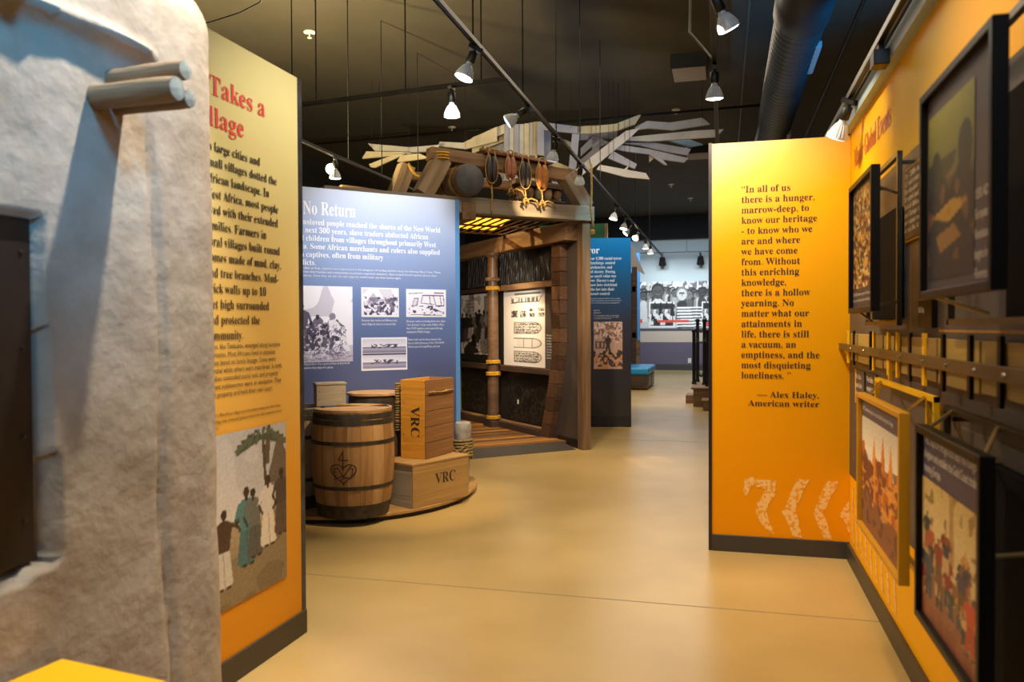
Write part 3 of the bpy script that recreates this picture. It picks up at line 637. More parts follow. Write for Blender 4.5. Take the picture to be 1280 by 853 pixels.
cr = thing('rope_coil', (-2.648, 6.285, .62), 'rope wound in loops at the left rear corner of the tall orange crate', 'rope')
for k in range(4): coil('rope_loop', (-2.648, 6.285, .62+k*.08), .036, .09, 4, .010, ropem if k % 2 else MC['dark_rope'], cr)
coil('rope_loop', (-2.648, 6.285, .95), .032, .08, 4, .012, ropem, cr)
# ================================================================== SHIP
SP = Plane((-4.1, 12.3), (-1.65, 9.66)); GV = Vector((.733, .68)); GP = Plane((-1.65-3*.733, 9.66-3*.68), (-1.65, 9.66))
oldw = wood('old_timber', '8a6a48', '5d4228', .75, .6, .6); oldw2 = wood('old_timber_pale', 'a38a6c', '77603f', .8, .6, .6); oldd = wood('old_timber_dark', '4e3726', '33231a', .7, .6, .5)
greyt = wood('grey_timber', '938674', '6f6252', .8, .6, .5)
sh = thing('ship_section', (-2.6, 10.4, 0), 'reconstructed timber ship section with post, beams and hull wall', 'ship')
def gb(name, s0, z0, s1, z1, off, w, h, m, rag=.004): return beam(name, GP.at(s0, z0, off), GP.at(s1, z1, off), w, h, m, sh, rag=rag)
# post and beams
beam('post', GP.at(3.0, 0, 0), GP.at(3.0, 2.775, 0), .12, .12, oldw, sh, upv=(GV.x, GV.y, 0), rag=.004)
gb('crossbeam', -.2, 2.865, 3.1, 2.865, 0, .17, .175, greyt)
beam('beam_end', GP.at(1.42, 2.80, .10), GP.at(1.42, 2.80, -2.6), .17, .2, oldw, sh, rag=.003)
beam('hull_beam', SP.at(.0, 2.665, .10), SP.at(3.5, 2.665, .10), .2, .215, oldw, sh, rag=.005)
# hull wall and grey panel
slab('hull_wall', SP, 0, 3.0, 0, 2.56, .08, mat('ship_wall_dark', '221c18', rough=.6), sh, 0)
slab('grey_panel', SP, 2.86, 3.53, .0, 2.56, .03, mat('brown_grey_panel', '4f463f', rough=.5), sh, .02)
slab('grey_panel_base', SP, 3.02, 3.53, 0, .11, .02, mat('dark_base', '1f1a15', rough=.5), sh, .035)
# curved rib built of blocks
zs = [.06]+[.06+k*.178 for k in range(1, 15)]
def ribs(z): t = max(0, (1.3-z)/1.25); return 3.035-.33*t**1.45
for k in range(14):
    z0, z1 = zs[k], zs[k+1]-.005; g = Geo(); o0, o1 = .021, .12; w = .215
    j = random.uniform(-.004, .004)
    vs = [SP.at(ribs(z)+u, z, o+(j if o > .1 else 0)) for z in (z0, z1) for o in (o0, o1) for u in (0, w)]
    g.add(vs, [(0, 2, 3, 1), (4, 5, 7, 6), (0, 1, 5, 4), (2, 6, 7, 3), (0, 4, 6, 2), (1, 3, 7, 5)])
    o = g.build('rib_block', (wood('rib_a', '63432a', '442c1b', .7, 3), wood('rib_b', '55381f', '3b2616', .7, 3), wood('rib_c', '704c2e', '4e3421', .7, 3))[(k*5) % 3], sh, bevel=.004); fixn(o)
# frieze of dark relief
P = Pic(150, 26, '1b1714').blot(60, 5, .55, '2e2822').blot(80, 8, .72, '3d362c')
for x in (.62, .74, .87): P.ell(x, .5, .035, .42, '2e2820').ell(x, .5, .022, .3, '1b1714').line(x-.02, .3, x+.02, .6, .05, '3f382e')  # three arched shapes drawn paler, as lit through the grating
P.build('relief_frieze', sh, SP, .0, 2.10, 2.98, 2.56, .012, label='dark relief band of carved figures')
g = Geo()
for k in range(56):
    u = .3+k*.048; g.tube([SP.at(u+.012*math.sin(z*9+k*2.1)+.01*math.sin(z*23+k), z, .018) for z in [2.12+j*.055 for j in range(9)]], .008, 5)
o = g.build('carved_strand', mat('carving_dark', '1d1915', '2c261f', .45, scale=12), sh); o['kind'] = 'stuff'
slab('top_rail', SP, 1.55, 3.0, 2.02, 2.10, .07, oldw, sh, .09, .004); slab('top_rail', SP, 0, 1.35, 2.03, 2.09, .05, oldd, sh, .06, .004)
slab('middle_rail', SP, 0, 2.95, .87, .95, .07, oldd, sh, .085, .004)
slab('sill', SP, 0, 2.72, .05, .15, .14, oldd, sh, .15, .005); slab('sill_cap', SP, 0, 2.70, .15, .165, .12, oldw, sh, .13, .003)
# deck plan poster
P = Pic(100, 180, 'ece6df'); blk = '4a4542'
P.rect(.28, .045, .9, .075, '8a837c').line(.2, .1, .22, .17, .004, blk).line(.2, .17, .86, .165, .006, blk).line(.86, .165, .93, .09, .004, blk).rect(.3, .1, .9, .105, blk)
P.blot(40, 3, .5, '6b645e', .11, .16, .22, .88)
for (x0, x1, y0, y1) in ((.2, .36, .27, .36), (.42, .56, .28, .36), (.64, .76, .25, .29), (.64, .76, .31, .36), (.84, .98, .25, .29), (.84, .98, .31, .36)):
    P.rect(x0, y0, x1, y1, 'b9b1a8').blot(40, 50, .5, blk, y0, y1, x0, x1)
for (y0, y1, dark) in ((.42, .58, .45), (.63, .76, .7), (.80, .95, .4)):
    ym_ = (y0+y1)/2; hh = (y1-y0)/2
    P.rect(.26, y0, .72, y1, '8d857d').ell(.72, ym_, .2, hh, '8d857d').rect(.29, y0+.012, .72, y1-.012, 'ddd6ce').ell(.72, ym_, .17, hh-.014, 'ddd6ce')
    if dark < .5:
        for r in range(4):
            yy = y0+.02+(y1-y0-.04)*r/3.4; P.blot(70, 200, .42, '55504b', yy, yy+(y1-y0)*.17, .3, .85)
    else: P.rect(.26, y0+.015, .34, y1-.015, 'ece6df').line(.5, y0, .5, y1, .003, '8d857d').line(.7, y0, .7, y1, .003, '8d857d')
    for u in range(14): P.ell(.3+u*.035, y0+.006, .008, .004, blk).ell(.3+u*.035, y1-.006, .008, .004, blk)
P.build('deck_plan_poster', sh, SP, 1.50, .955, 2.68, 2.02, .01, label='white poster with plans of a ship hull')
slab('grey_margin', SP, 2.68, 2.98, .955, 2.02, .006, MC['brown_grey_panel'], sh, .008)
text('caption_lettering', '\n'.join(['The ship plan shows', 'how captives lay in', 'the lower decks, in', 'rows along each hull', 'side, for the whole', 'of the voyage. Many', 'did not survive it.', 'They were chained', 'day and night.']), wi, sh, SP, 2.72, 1.38, .037, width=.22, size=.03, bold=False, res=1, off=.012)
P = Pic(80, 90, 'd4cfc8'); P.grad('e4e0da', 'c4beb6', 0, .6).grad('c4beb6', 'e0dad2', .6, 1)
for k in range(7): P.line(.1+.06*k, .5, .3+.02*k, 0, .008, '6e6862')
for k in range(7): P.line(.15+.03*k, .1+.06*k, .45, .1+.055*k, .006, '6e6862')
P.rect(.75, .05, .85, .5, '857e76').blot(10, 12, .6, '5c5650', 0, .5, al=.4)
for x, y, h in ((.05, .8, .5), (.2, .78, .48), (.32, .74, .42), (.5, .8, .52), (.6, .74, .5), (.75, .82, .56), (.86, .76, .48), (.97, .85, .5)): P.person(x, y, h, '1f1b19', ('2a2522', '6a645e', '1f1b19', '8a837b')[int(x*50) % 4], ('3a3430', '9a938b', '4a4440')[int(x*70) % 3])
P.poly([(.1, .9), (.3, .78), (.6, .95), (.4, 1), (.1, 1)], '2a2421').poly([(.6, .8), (.9, .7), (1, .95), (.7, 1)], '8d867e').ell(.42, .72, .07, .06, '15110f').ell(.42, .82, .09, .08, '15110f')
P.hatch(50, 0, .7, 1, 1, '3a3430', .1, .006).grain(.12).build('engraving', sh, SP, -.0, 1.08, 1.12, 2.01, .01, label='black and white engraving of figures on a ship deck')
for s0, s1 in ((0, 1.2), (1.62, 2.25), (2.26, 2.85)):
    P = Pic(60, 50, '15120f').blot(5, 5, .62, '221d19').blot(24, 30, .62, '37312b', .3, .95)
    P.ell(.5, .4, .25, .16, '2e2924').ell(.5, .4, .21, .12, '15120f')
    P.build('chalk_panel', sh, SP, s0, .18, s1, .86, .012)
Geo().box(-.03, .03, -.05, .05, 0, .008).build('outlet_plate', white, sh, SP.M(1.93, .45, .012) @ Matrix.Scale(.6, 4))
# pole with rope wraps
pc = SP.at(1.47, 0, .17)
Geo().lathe([(.085, .06), (.083, 1.0), (.078, 2.05), (.078, 2.5), (.1, 2.52), (.11, 2.565)], 24, Matrix.Translation(pc)).build('mast', wood('mast_wood', '6e5238', '4c3624', .45, .6), sh, smooth=True)
Geo().lathe([(.1, 2.16), (.11, 2.17), (.11, 2.20), (.1, 2.21)], 24, Matrix.Translation(pc)).build('mast_ring', oldw, sh)
Geo().box(-.13, .13, -.1, .1, .06, .15).build('mast_foot', oldd, sh, Matrix.Translation(pc) @ Matrix.Rotation(math.atan2(SP.d.y, SP.d.x), 4, 'Z'), bevel=.004)
for z in (.97, .80, .17, 2.03): coil('rope_wrap', (pc.x, pc.y, z), .098, .05, 3, .012, yrope, sh)
# deck planks, laid along the front edge
deckm = [wood('deck_%s' % n, a, b, .45, .5, .3) for n, a, b in (('tan', 'a5793f', '82582a'), ('brown', '8a5f33', '674322'), ('orange', 'b88238', '93602a'), ('dark', '6b4a2b', '4e341e'))]
dk_t = thing('ship_deck', GP.at(1.5, 0, -1.5), 'plank deck floor inside the ship section with a dark ramp edge', 'deck')
off = -.36; k = 0
while off > -3.3:
    w = .135; s1 = 2.98-(-off-.36)*0.07; joint = random.uniform(.8, 2.2)
    for a, b in ((-.4, joint-.002), (joint+.002, s1)):
        Geo().box(0, b-a, -w, 0, 0, .025).build('plank', deckm[random.randrange(4)], dk_t, Matrix((Vector((GP.d.x, GP.d.y, 0)), Vector((-GP.n.x, -GP.n.y, 0))*-1, Vector((0, 0, 1)))).transposed().to_4x4() if 0 else Matrix.Translation(GP.at(a, .038+random.uniform(0, .002), off)) @ Matrix.Rotation(math.atan2(GP.d.y, GP.d.x), 4, 'Z') @ Matrix.Scale(-1, 4, (0, 1, 0)) @ Matrix.Translation((0, 0, 0)), bevel=.002)
    off -= .14; k += 1
Geo().add([GP.at(-.4, 0, -.02), GP.at(2.9, 0, -.02), GP.at(2.9, 0, -.36), GP.at(-.4, 0, -.36), GP.at(-.4, .06, -.36), GP.at(2.9, .06, -.36)], [(0, 1, 5, 4), (1, 2, 5), (0, 4, 3), (2, 3, 4, 5), (0, 3, 2, 1)]).build('ramp', mat('ramp_rubber', '3a342e', rough=.6), dk_t)
Geo().add([GP.at(-.4, .0, -.36), GP.at(2.95, .0, -.36), GP.at(2.75, .0, -3.3), GP.at(-.4, .0, -3.3), GP.at(-.4, .037, -.36), GP.at(2.95, .037, -.36), GP.at(2.75, .037, -3.3), GP.at(-.4, .037, -3.3)], [(0, 1, 5, 4), (1, 2, 6, 5), (2, 3, 7, 6), (3, 0, 4, 7), (4, 5, 6, 7)]).build('underframe', black, dk_t)
# hatch grating with an amber sheet added above it for the glow
gt = thing('hatch_grating', GP.at(2.0, 2.78, -.8), 'dark wooden hatch grating with amber glow under the front crossbeam of the ship', 'grating')
for k in range(10): beam('bar', GP.at(1.52+k*.125, 2.79, -.09), GP.at(1.52+k*.125+.25, 2.79, -1.7), .028, .012, oldd, gt, 0)
for k in range(3): beam('cross_bar', GP.at(1.5+k*.12, 2.785, -.18-k*.76), GP.at(2.72+k*.1, 2.785, -.18-k*.76), .09, .014, oldd, gt, 0)
Geo().add([GP.at(1.5, 2.86, -.15), GP.at(2.25, 2.86, -.15), GP.at(2.7, 2.86, -1.85), GP.at(1.6, 2.86, -1.85)], [(0, 1, 2, 3)]).build('glow_sheet', mat('amber_glow_sheet', 'f2b040', rough=.9, trans=.8), gt)  # translucent sheet added so the grating squares glow yellow
# gallows on top
gl = thing('gallows_frame', GP.at(2, 2.95, 0), 'rough timber gallows frame standing on the crossbeam of the ship', 'frame')
def g2(name, s0, z0, s1, z1, off, w, h, m, par=None, rag=.006): return beam(name, GP.at(s0, z0, off), GP.at(s1, z1, off), w, h, m, par or gl, rag=rag)
g2('leg', .90, 2.95, 1.13, 3.36, 0, .17, .2, oldw2); g2('leg', 3.02, 2.95, 2.74, 3.32, 0, .17, .17, greyt)
g2('top_beam', .98, 3.41, 2.92, 3.30, 0, .16, .14, oldw); g2('top_plank', 1.62, 3.475, 2.5, 3.425, .03, .2, .035, wood('red_brown_plank', '7a4b33', '5d3726', .7))
gf = thing('gallows_frame', GP.at(1.5, 2.95, -.8), 'rear timber frame with a slanted leg and horizontal rails behind the gallows', 'frame')
g2('leg', .74, 2.70, 1.02, 3.42, -.8, .17, .17, oldw2, gf); g2('rail', 1.05, 3.30, 2.75, 3.30, -.8, .12, .1, oldw, gf)
beam('log', GP.at(.2, 3.07, -.75), GP.at(1.4, 3.0, -.75), .1, .1, oldw, gf, rag=.01)
g2('leg', 2.75, 2.6, 2.75, 3.26, -.8, .1, .1, oldw, gf)
Geo().tube([GP.at(1.02, 3.43, -.72), GP.at(1.0, 3.35, -.6), GP.at(1.0, 3.25, -.45), GP.at(1.05, 3.2, -.3), GP.at(1.1, 3.22, -.15), GP.at(1.2, 3.30, -.09)], .016, 7).build('rope', yrope, gf, smooth='all')
for k in range(3): coil('rope_band', (0, 0, 0), .0001+.105, .03, 1, .011, yrope, gl, M=Matrix.Translation(GP.at(1.11, 3.33+.03*k, 0)))
dm = thing('windlass_drum', GP.at(1.36, 3.15, 0), 'dark round-ended windlass drum lying behind the gallows leg', 'drum')
Md = Matrix((Vector((GP.d.x, GP.d.y, 0)), Vector((0, 0, 1)), GP.n)).transposed().to_4x4(); Md.translation = GP.at(1.40, 3.132, -.66)
Geo().lathe([(.175, 0), (.18, .1), (.178, .8), (.17, .815)], 28, Md, cap=False).build('drum', oldw, dm, smooth=True)
Geo().lathe([(.172, .80), (.172, .825), (.165, .83)], 28, Md).build('end_disc', mat('drum_end', '4b4a4c', '3a393a', .6, scale=9, bump=.3), dm, smooth=True)
for q in (.1, .4, .65): coil('rope_band', (0, 0, q), .19, .05, 3, .01, ropem, dm, M=Md)
# pulley blocks
def pulley(s, z, hw, hh, m, label, tail, grp='pulley blocks hanging from the gallows', knot=True, side=0):
    t = thing('pulley_block', GP.at(s, z, .16), label, 'pulley', grp)
    M = Matrix((Vector((GP.d.x, GP.d.y, 0)), Vector((0, 0, 1)), GP.n)).transposed().to_4x4(); M.translation = GP.at(s, z, .16)
    for sg in (-1, 1):   # two cheeks
        vs = []; n = 14; prof = [(0, 1), (.5, .98), (.85, .8), (1, .45), (1, 0), (.95, -.2)]
        vs = []
        for pr, pz in prof:
            for k in range(n): a = 2*math.pi*k/n; vs.append((sg*(hw*.42)+hw*.5*pr*math.cos(a)*1.0, hh*pr*math.sin(a), .05*pz))
        fs = [(i*n+k, i*n+(k+1) % n, (i+1)*n+(k+1) % n, (i+1)*n+k) for i in range(len(prof)-1) for k in range(n)]
        o = Geo().add(vs, fs+[tuple(5*n+k for k in range(n))]).build('cheek', m, t, M, smooth='all'); fixn(o)
    Geo().lathe([(hh*.55, -.02), (hh*.55, .02)], 16, M).build('sheave', blackm, t)
    pts = [M @ Vector(((hw*1.03)*math.sin(a), hh*1.1*math.cos(a)+(.06 if math.cos(a) > .9 else 0), .02)) for a in [2*math.pi*k/18 for k in range(19)]]
    Geo().tube(pts, .009).build('rope_strop', ropem, t, smooth='all')
    tp = GP.at(s, z+hh*1.1, .12); Geo().tube([GP.at(s, z+hh, .15), tp, GP.at(s, 3.46, .10)], .009).build('hanger', ropem, t)
    L = [(s+.0, z-hh*1.05), (s+.01, z-hh*1.05-tail*.4), (s-.01, z-hh*1.05-tail*.8), (s+side*.5, z-hh*1.05-tail)]
    Geo().tube([GP.at(a, b, .17) for a, b in L], .010, taper=None).build('tail_rope', ropem, t, smooth='all')
    if knot:
        kz = z-hh*1.05-tail*.7
        Geo().tube([GP.at(s+.035*math.sin(a), kz+.03*math.cos(a*2), .18+.02*math.cos(a*3)) for a in [k*.5 for k in range(14)]], .012).build('knot', ropem, t, smooth='all')
        Geo().tube([GP.at(s, kz, .18), GP.at(s+.07, kz+.03, .19), GP.at(s+.14, kz+.01, .19), GP.at(s+.18, kz-.05, .18)], .011).build('rope_end', ropem, t, smooth='all')
bw = mat('block_dark', '352c28', '241d1a', .5, scale=8); bo_ = wood('block_orange', 'b3702c', '8a4f1e', .55, 1); bp = wood('block_pink', 'a0644a', '7c4732', .55, 1)
pulley(1.66, 3.27, .075, .15, bw, 'black pulley block at the left of the gallows with a long straight rope tail', .36, side=.02, knot=False)
pulley(1.90, 3.30, .065, .13, bp, 'pinkish wooden pulley block, second from the left on the gallows', .18)
pulley(2.09, 3.24, .075, .15, bw, 'dark brown pulley block between the two orange ones on the gallows', .2)
pulley(2.31, 3.235, .08, .145, bo_, 'orange wooden pulley block at the right of the gallows', .22)
sb = thing('pulley_block', GP.at(1.78, 3.16, .0), 'small black pulley block tucked low between the black and pinkish ones', 'pulley', 'pulley blocks hanging from the gallows')
Geo().lathe([(.03, -.04), (.085, -.02), (.085, .02), (.03, .04)], 16, Matrix.Translation(GP.at(1.78, 3.18, .02)) @ Md.to_3x3().to_4x4()).build('cheek', bw, sb, smooth=True)
Geo().tube([GP.at(1.78, 3.26, .02), GP.at(1.76, 3.36, .07)], .009).build('hanger', ropem, sb)
kc = thing('rope_bundle', GP.at(1.9, 3.47, 0), 'tangled rope ends lying along the top plank of the gallows', 'rope')
for k in range(26):
    s = 1.58+random.random()*.85 if k > 12 else 1.62+random.random()*.25; z = 3.475-(s-1.62)*.05+.02
    a = random.uniform(0, 3); Geo().tube([GP.at(s, z, .03), GP.at(s+.05*math.cos(a), z+.035*random.random()+.01, .03+.05*math.sin(a)), GP.at(s+.11*math.cos(a), z+.01, .06*math.sin(a)+.02)], .007, 5).build('rope_end', (ropem, MC['dark_rope'])[k % 2], kc)
for s in (1.78, 2.02, 2.25): coil('rope_knot', (0, 0, 0), .03, .05, 4, .013, MC['dark_rope'], kc, n=10, M=Matrix.Translation(GP.at(s, 3.47-(s-1.62)*.055, .05)))
rk = thing('bucket_rack', GP.at(2.9, 3.2, -.8), 'weathered board with a row of small round tubs at the right behind the pulleys', 'rack')
g2('board', 2.40, 3.33, 3.12, 3.30, -.72, .2, .07, oldd, rk); g2('lower_board', 2.42, 3.12, 3.12, 3.10, -.72, .22, .03, oldd, rk)

for k in range(5): Geo().lathe([(.04, 0), (.062, .06), (.06, .12), (.04, .15)], 12, Matrix.Translation(GP.at(2.50+k*.135, 3.137, -.70))).build('tub', (oldw2, oldw, greyt)[k % 3], rk, smooth=True)
hr = thing('hanging_rope', D(739, 215, 9.4), 'long twisted rope hanging beside the blue-lit ship post', 'rope')
Geo().tube([D(739, 205, 9.4), D(739.5, 235, 9.4), D(738.5, 262, 9.4), D(741, 280, 9.4), D(741.5, 290, 9.4)], .014, 7).build('strand', ropem, hr, smooth='all')
Geo().lathe([(.01, -.03), (.026, -.02), (.03, .02), (.012, .04)], 10, Matrix.Translation(D(741, 291, 9.4))).build('knot', ropem, hr, smooth=True)
# ================================================================== DARK BLUE PANEL, FAR PARTS
TP = Plane((-1.338-.9*.9746, 11.977-.9*.2240), (-1.338, 11.977)); TL = .9
te = thing('exhibit_partition', TP.at(.5, 0), 'dark blue exhibit panel with white lettering and a tinted photograph, right of the ship post', 'partition')
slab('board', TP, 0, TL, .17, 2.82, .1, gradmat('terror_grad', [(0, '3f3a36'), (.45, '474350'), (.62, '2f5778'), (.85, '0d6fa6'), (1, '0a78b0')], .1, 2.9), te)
slab('kick_board', TP, 0, TL, 0, .17, .1, MC['dark_base'], te, .01, .002)
def tblock(name, lines, y0, y1, wx, k=.95, bold=True, x0=738):
    s0, z0 = TP.px(x0, y0); s1 = TP.px(wx, y0)[0]; z1 = TP.px(x0, y1)[1]; ln = (z0-z1)/max(1, len(lines)-1)
    text(name, '\n'.join(lines), wi, te, TP, s0, z0, ln, width=s1-s0, size=ln*k, bold=bold, res=1)
text('title_lettering', 'Terror', wi, te, TP, TP.px(749, 317)[0]-.36, TP.px(749, 317)[1], .15, width=.36, size=.15)
tblock('story_lettering', ['ver 4,300 racial terror', 'lynchings, control', 'prehensive, and', 'of slavery. During', 'as much value was', 'ver. Slavery’s end', 'new laws restricted', 'the law into their', 'assert control.'], 325, 369, 777)
tblock('small_lettering', ['A public spectacle meant to show a system', 'of fear and of white rule over all of the land', 'to the end of slavery, left in everyday law.'], 374, 379.5, 776, .8, False)
tblock('caption_lettering', ['August 7, 1908', 'Shelby, New York'], 389, 392, 751, .8, False, 742)
tblock('caption_lettering', ['The crowd gathered before the house after', 'a meeting in the town that lasted the night,', 'watching from the field below.'], 395, 399, 774, .8, False, 742)
s0, z1 = TP.px(742, 402.5); s1, z0 = TP.px(778, 461.5)
P = Pic(60, 96, 'dcae92').blot(12, 16, .5, 'a06a52', 0, .4).blot(20, 30, .6, 'f0cdb8', 0, .45).rect(0, .36, .42, .6, 'caa08a').rect(.06, .42, .38, .56, '6a4a3c').rect(.12, .44, .2, .54, 'caa08a').rect(.26, .44, .34, .54, 'caa08a').person(.5, .62, .34, '3a2a26', '4a3834', '54403a')
for k in range(16): P.ell(RNG.random(), .62+.16*RNG.random(), .06, .035, ('3a2c2a', '2f2422', '5a443c')[k % 3])
P.blot(12, 18, .52, '3a2c28', .66, .95, al=.8).blot(10, 14, .6, 'e09858', .7, 1)
P.grain(.12).build('tinted_photograph', te, TP, s0, z0, s1, z1)
gp = thing('exhibit_partition', (-2.2, 14.2, 0), 'tall green partition rising just above the dark blue panel', 'partition')
GR = Plane((-3.2, 14.0), (-2.02, 14.0))
slab('board', GR, 0, 1.18, 0, 3.31, .08, mat('green_paint', '2e7a4e', rough=.6), gp, 0); slab('edge_trim', GR, 1.18, 1.225, 0, 3.31, .08, mat('tan_edge', 'a58a5c', rough=.6), gp, .002)
# far bench
be = thing('bench', (-2.2, 19.9, 0), 'wooden box bench with a bright blue cushion near the far wall', 'bench')
bw2 = wood('bench_brown', '4c392b', '33261d', .5)
Geo().box(-3.0, -1.74, 18.97, 20.85, .03, .36).build('box', bw2, be, bevel=.005)
for y in (19.3, 20.1): Geo().box(-1.742, -1.73, y, y+.5, .08, .31).build('side_panel', mat('bench_grey', '8d8880', rough=.5), be, bevel=.004)
for x in (-2.9, -2.3): Geo().box(x, x+.5, 18.955, 18.972, .08, .31).build('front_panel', oldd, be, bevel=.004)
Geo().box(-3.02, -1.70, 18.93, 20.88, .36, .53).build('cushion', mat('blue_vinyl', '1585b8', '1a90c4', .35, scale=3), be, bevel=.05, seg=3)
bp2 = thing('pilaster', (-2.5, 24.2, 0), 'bright blue painted wall end beyond the bench', 'partition')
Geo().box(-2.72, -2.44, 24.1, 24.3, 0, 3.7).build('body', mat('blue_paint', '4f93c8', rough=.6), bp2)
tf = thing('timber_stall', (-2.3, 18.0, 0), 'dark timber stall frame seen past the edge of the dark blue panel', 'stall')
for (x0, x1, y, z0, z1, m) in ((-2.32, -2.19, 20.95, 0, 3.05, oldd), (-2.21, -2.11, 20.9, 0, 1.15, oldw), (-2.9, -2.21, 20.95, 1.2, 1.35, oldd), (-2.9, -2.21, 20.95, 2.4, 2.55, oldd)):
    Geo().box(x0, x1, y, y+.12, z0, z1).build('post' if z1-z0 > .5 else 'rail', m, tf, bevel=.006)
Geo().box(-3.2, -2.3, 20.98, 21.04, .0, 2.9).build('back_board', mat('stall_board', '4a3a30', rough=.7), tf)
Geo().add([(-2.35, 21, 3.05), (-1.99, 21, 2.85), (-2.35, 21, 3.7), (-2.35, 21.1, 3.05), (-1.99, 21.1, 2.85), (-2.35, 21.1, 3.7)], [(0, 1, 2), (5, 4, 3), (0, 3, 4, 1), (1, 4, 5, 2), (2, 5, 3, 0)]).build('gable', mat('grey_gable', '9a9ba0', rough=.7), tf)
# mural on the far wall
mu = thing('wall_mural', FP.at(7.4, 2.2), 'large black and white crowd photograph with a striped flag on the far wall', 'mural')
P = Pic(220, 110, 'c4c2be'); P.blot(30, 10, .5, '6a6866', 0, .35).blot(50, 16, .6, 'e6e4e0', 0, .3)
def head(x, y, r, sk, hair, sh, w=1):
    P.poly([(x-.055*w*r*10, y+.55), (x-.045*w*r*10, y+.16*r*10), (x, y+.08*r*10), (x+.045*w*r*10, y+.16*r*10), (x+.055*w*r*10, y+.55)], sh)
    P.ell(x, y-.01, r*.52, r*1.05, hair).ell(x, y+.02*r*10, r*.44, r*.95, sk)
    P.ell(x-r*.18, y, r*.1, r*.08, '1e1c1b').ell(x+r*.18, y, r*.1, r*.08, '1e1c1b').line(x-r*.12, y+r*.5, x+r*.12, y+r*.5, r*.05, '8a8682', .6).ell(x, y+r*.2, r*.07, r*.18, '2a2624', .5)
for k in range(34): head(.0+k/33, .18+.12*RNG.random(), .06+.02*RNG.random(), ('4a4644', '8a8682', '6a6663')[k % 3], '1d1b1a', ('3a3836', '8c8884', 'c8c5c0')[k % 3])
for x, y, r, sk, hr_, s_ in ((.05, .3, .09, '55504e', '1a1817', 'd4d1cc'), (.42, .25, .08, '5a5654', '1a1817', 'a8a49f'), (.58, .28, .09, '77736f', '2a2725', '5a5754'), (.73, .24, .1, '35312f', '151312', '3f3c3a'), (.87, .22, .12, '3a3634', '141211', '6c6965'), (.97, .3, .1, '5a5653', '161413', 'b5b2ad')): head(x, y, r, sk, hr_, s_)
head(.5, .26, .13, 'c9c5c0', '7a7672', '2e2b2a'); P.rect(.472, .235, .528, .262, '111010'); head(.22, .2, .15, '4a4542', '151312', 'dedbd6', 1.1)
P.blot(30, 30, .55, 'b5b1ab', .42, .8, .12, .32, .6)
for i in range(7): P.poly([(.44, .55+i*.064), (.75, .53+i*.064+.01), (.75, .56+i*.064+.01), (.44, .585+i*.064)], 'f0eeea').poly([(.44, .585+i*.064), (.75, .56+i*.064+.01), (.75, .595+i*.064), (.44, .615+i*.064)], '55514e')
for (x0, x1, y0, y1) in ((.13, .40, .44, .95), (.74, .93, .44, .95)):
    P.rect(x0-.012, y0, x1+.012, y1+.02, 'ece9e4').rect(x0, y0+.02, x1, y1, '3a3735')
    for k in range(12): P.person(x0+(x1-x0)*(k+.5)/12, y1-.02-.1*(k % 3), .3, '2a2624', ('e4e1dc', '1d1b1a', '8a8682')[(k*2) % 3], ('e4e1dc', '1d1b1a')[k % 2])
P.rect(.22, .82, .58, .87, 'd8463c').rect(.0, .80, .035, .88, 'd8463c').rect(.76, .86, .93, .96, 'd8463c').rect(.97, .3, 1, .95, '4a4644')
P.grain(.1).build('photo_print', mu, FP, FP.px(800, 352)[0]-.02, 1.435, FP.px(800, 352)[0]+2.85, 3.03, .012)
ol = thing('wall_outlet', FP.px(862, 451)+(0,), 'white power outlet low on the purple part of the far wall', 'outlet'); ol.matrix_world = Matrix.Translation(FP.at(*FP.px(862, 451), .01)); WM[ol.name] = ol.matrix_basis.copy()
s0, z0 = FP.px(862, 451); slab('plate', FP, s0-.05, s0+.05, z0-.08, z0+.08, .01, white, ol, .014, .004)
for dz in (-.035, .035): slab('socket', FP, s0-.02, s0+.02, z0+dz-.02, z0+dz+.02, .01, mat('socket_grey', '8a8680', rough=.5), ol, .016)
# barrier posts on a stepped wood plinth
bs = thing('barrier_posts', (-.45, 15.7, 0), 'black iron posts linked by chains on a stepped wooden plinth left of the quotation panel', 'barrier')
plm = wood('plinth_wood', '8a6a42', '67492b', .55)
Geo().box(-.55, .6, 15.2, 16.6, 0, .33).build('plinth', plm, bs, bevel=.004); Geo().box(-.59, .64, 15.16, 16.64, .33, .365).build('plinth_top', plm, bs, bevel=.006)
Geo().box(-.72, -.55, 15.9, 16.5, 0, .16).build('step', plm, bs, bevel=.004); Geo().box(-.36, .5, 14.6, 15.2, 0, .16).build('step', plm, bs, bevel=.004); Geo().box(-.39, .53, 14.57, 15.2, .16, .185).build('step_top', plm, bs, bevel=.004)
pp = []
for px_, top, d in ((867.5, 413, 15.7), (872, 400, 16.3), (880.5, 400, 15.5), (885, 413, 15.1)):
    q = D(px_, 450, d); zt = H+(408.3-top)*d/1000; pp.append((q.x, q.y, zt))
    Geo().lathe([(.05, .365), (.04, .40), (.033, .42), (.033, zt-.05), (.045, zt-.045), (.045, zt), (.02, zt+.02)], 10, Matrix.Translation((q.x, q.y, 0))).build('post', blackm, bs, smooth=True)
for (a, b) in ((1, 2), (0, 3)):
    for zz in (-.12, -1.0):
        for k in range(12):
            t = (k+.5)/12; A_, B_ = Vector(pp[a]), Vector(pp[b]); p = A_.lerp(B_, t); p.z = min(A_.z, B_.z)+zz-.12*math.sin(math.pi*t)*1.0
            Geo().tube([p+Vector((.018*math.cos(u), .012*math.sin(u)*(k % 2), .018*math.sin(u))) for u in [j*math.pi/3 for j in range(7)]], .006, 4).build('chain_link', blackm, bs)
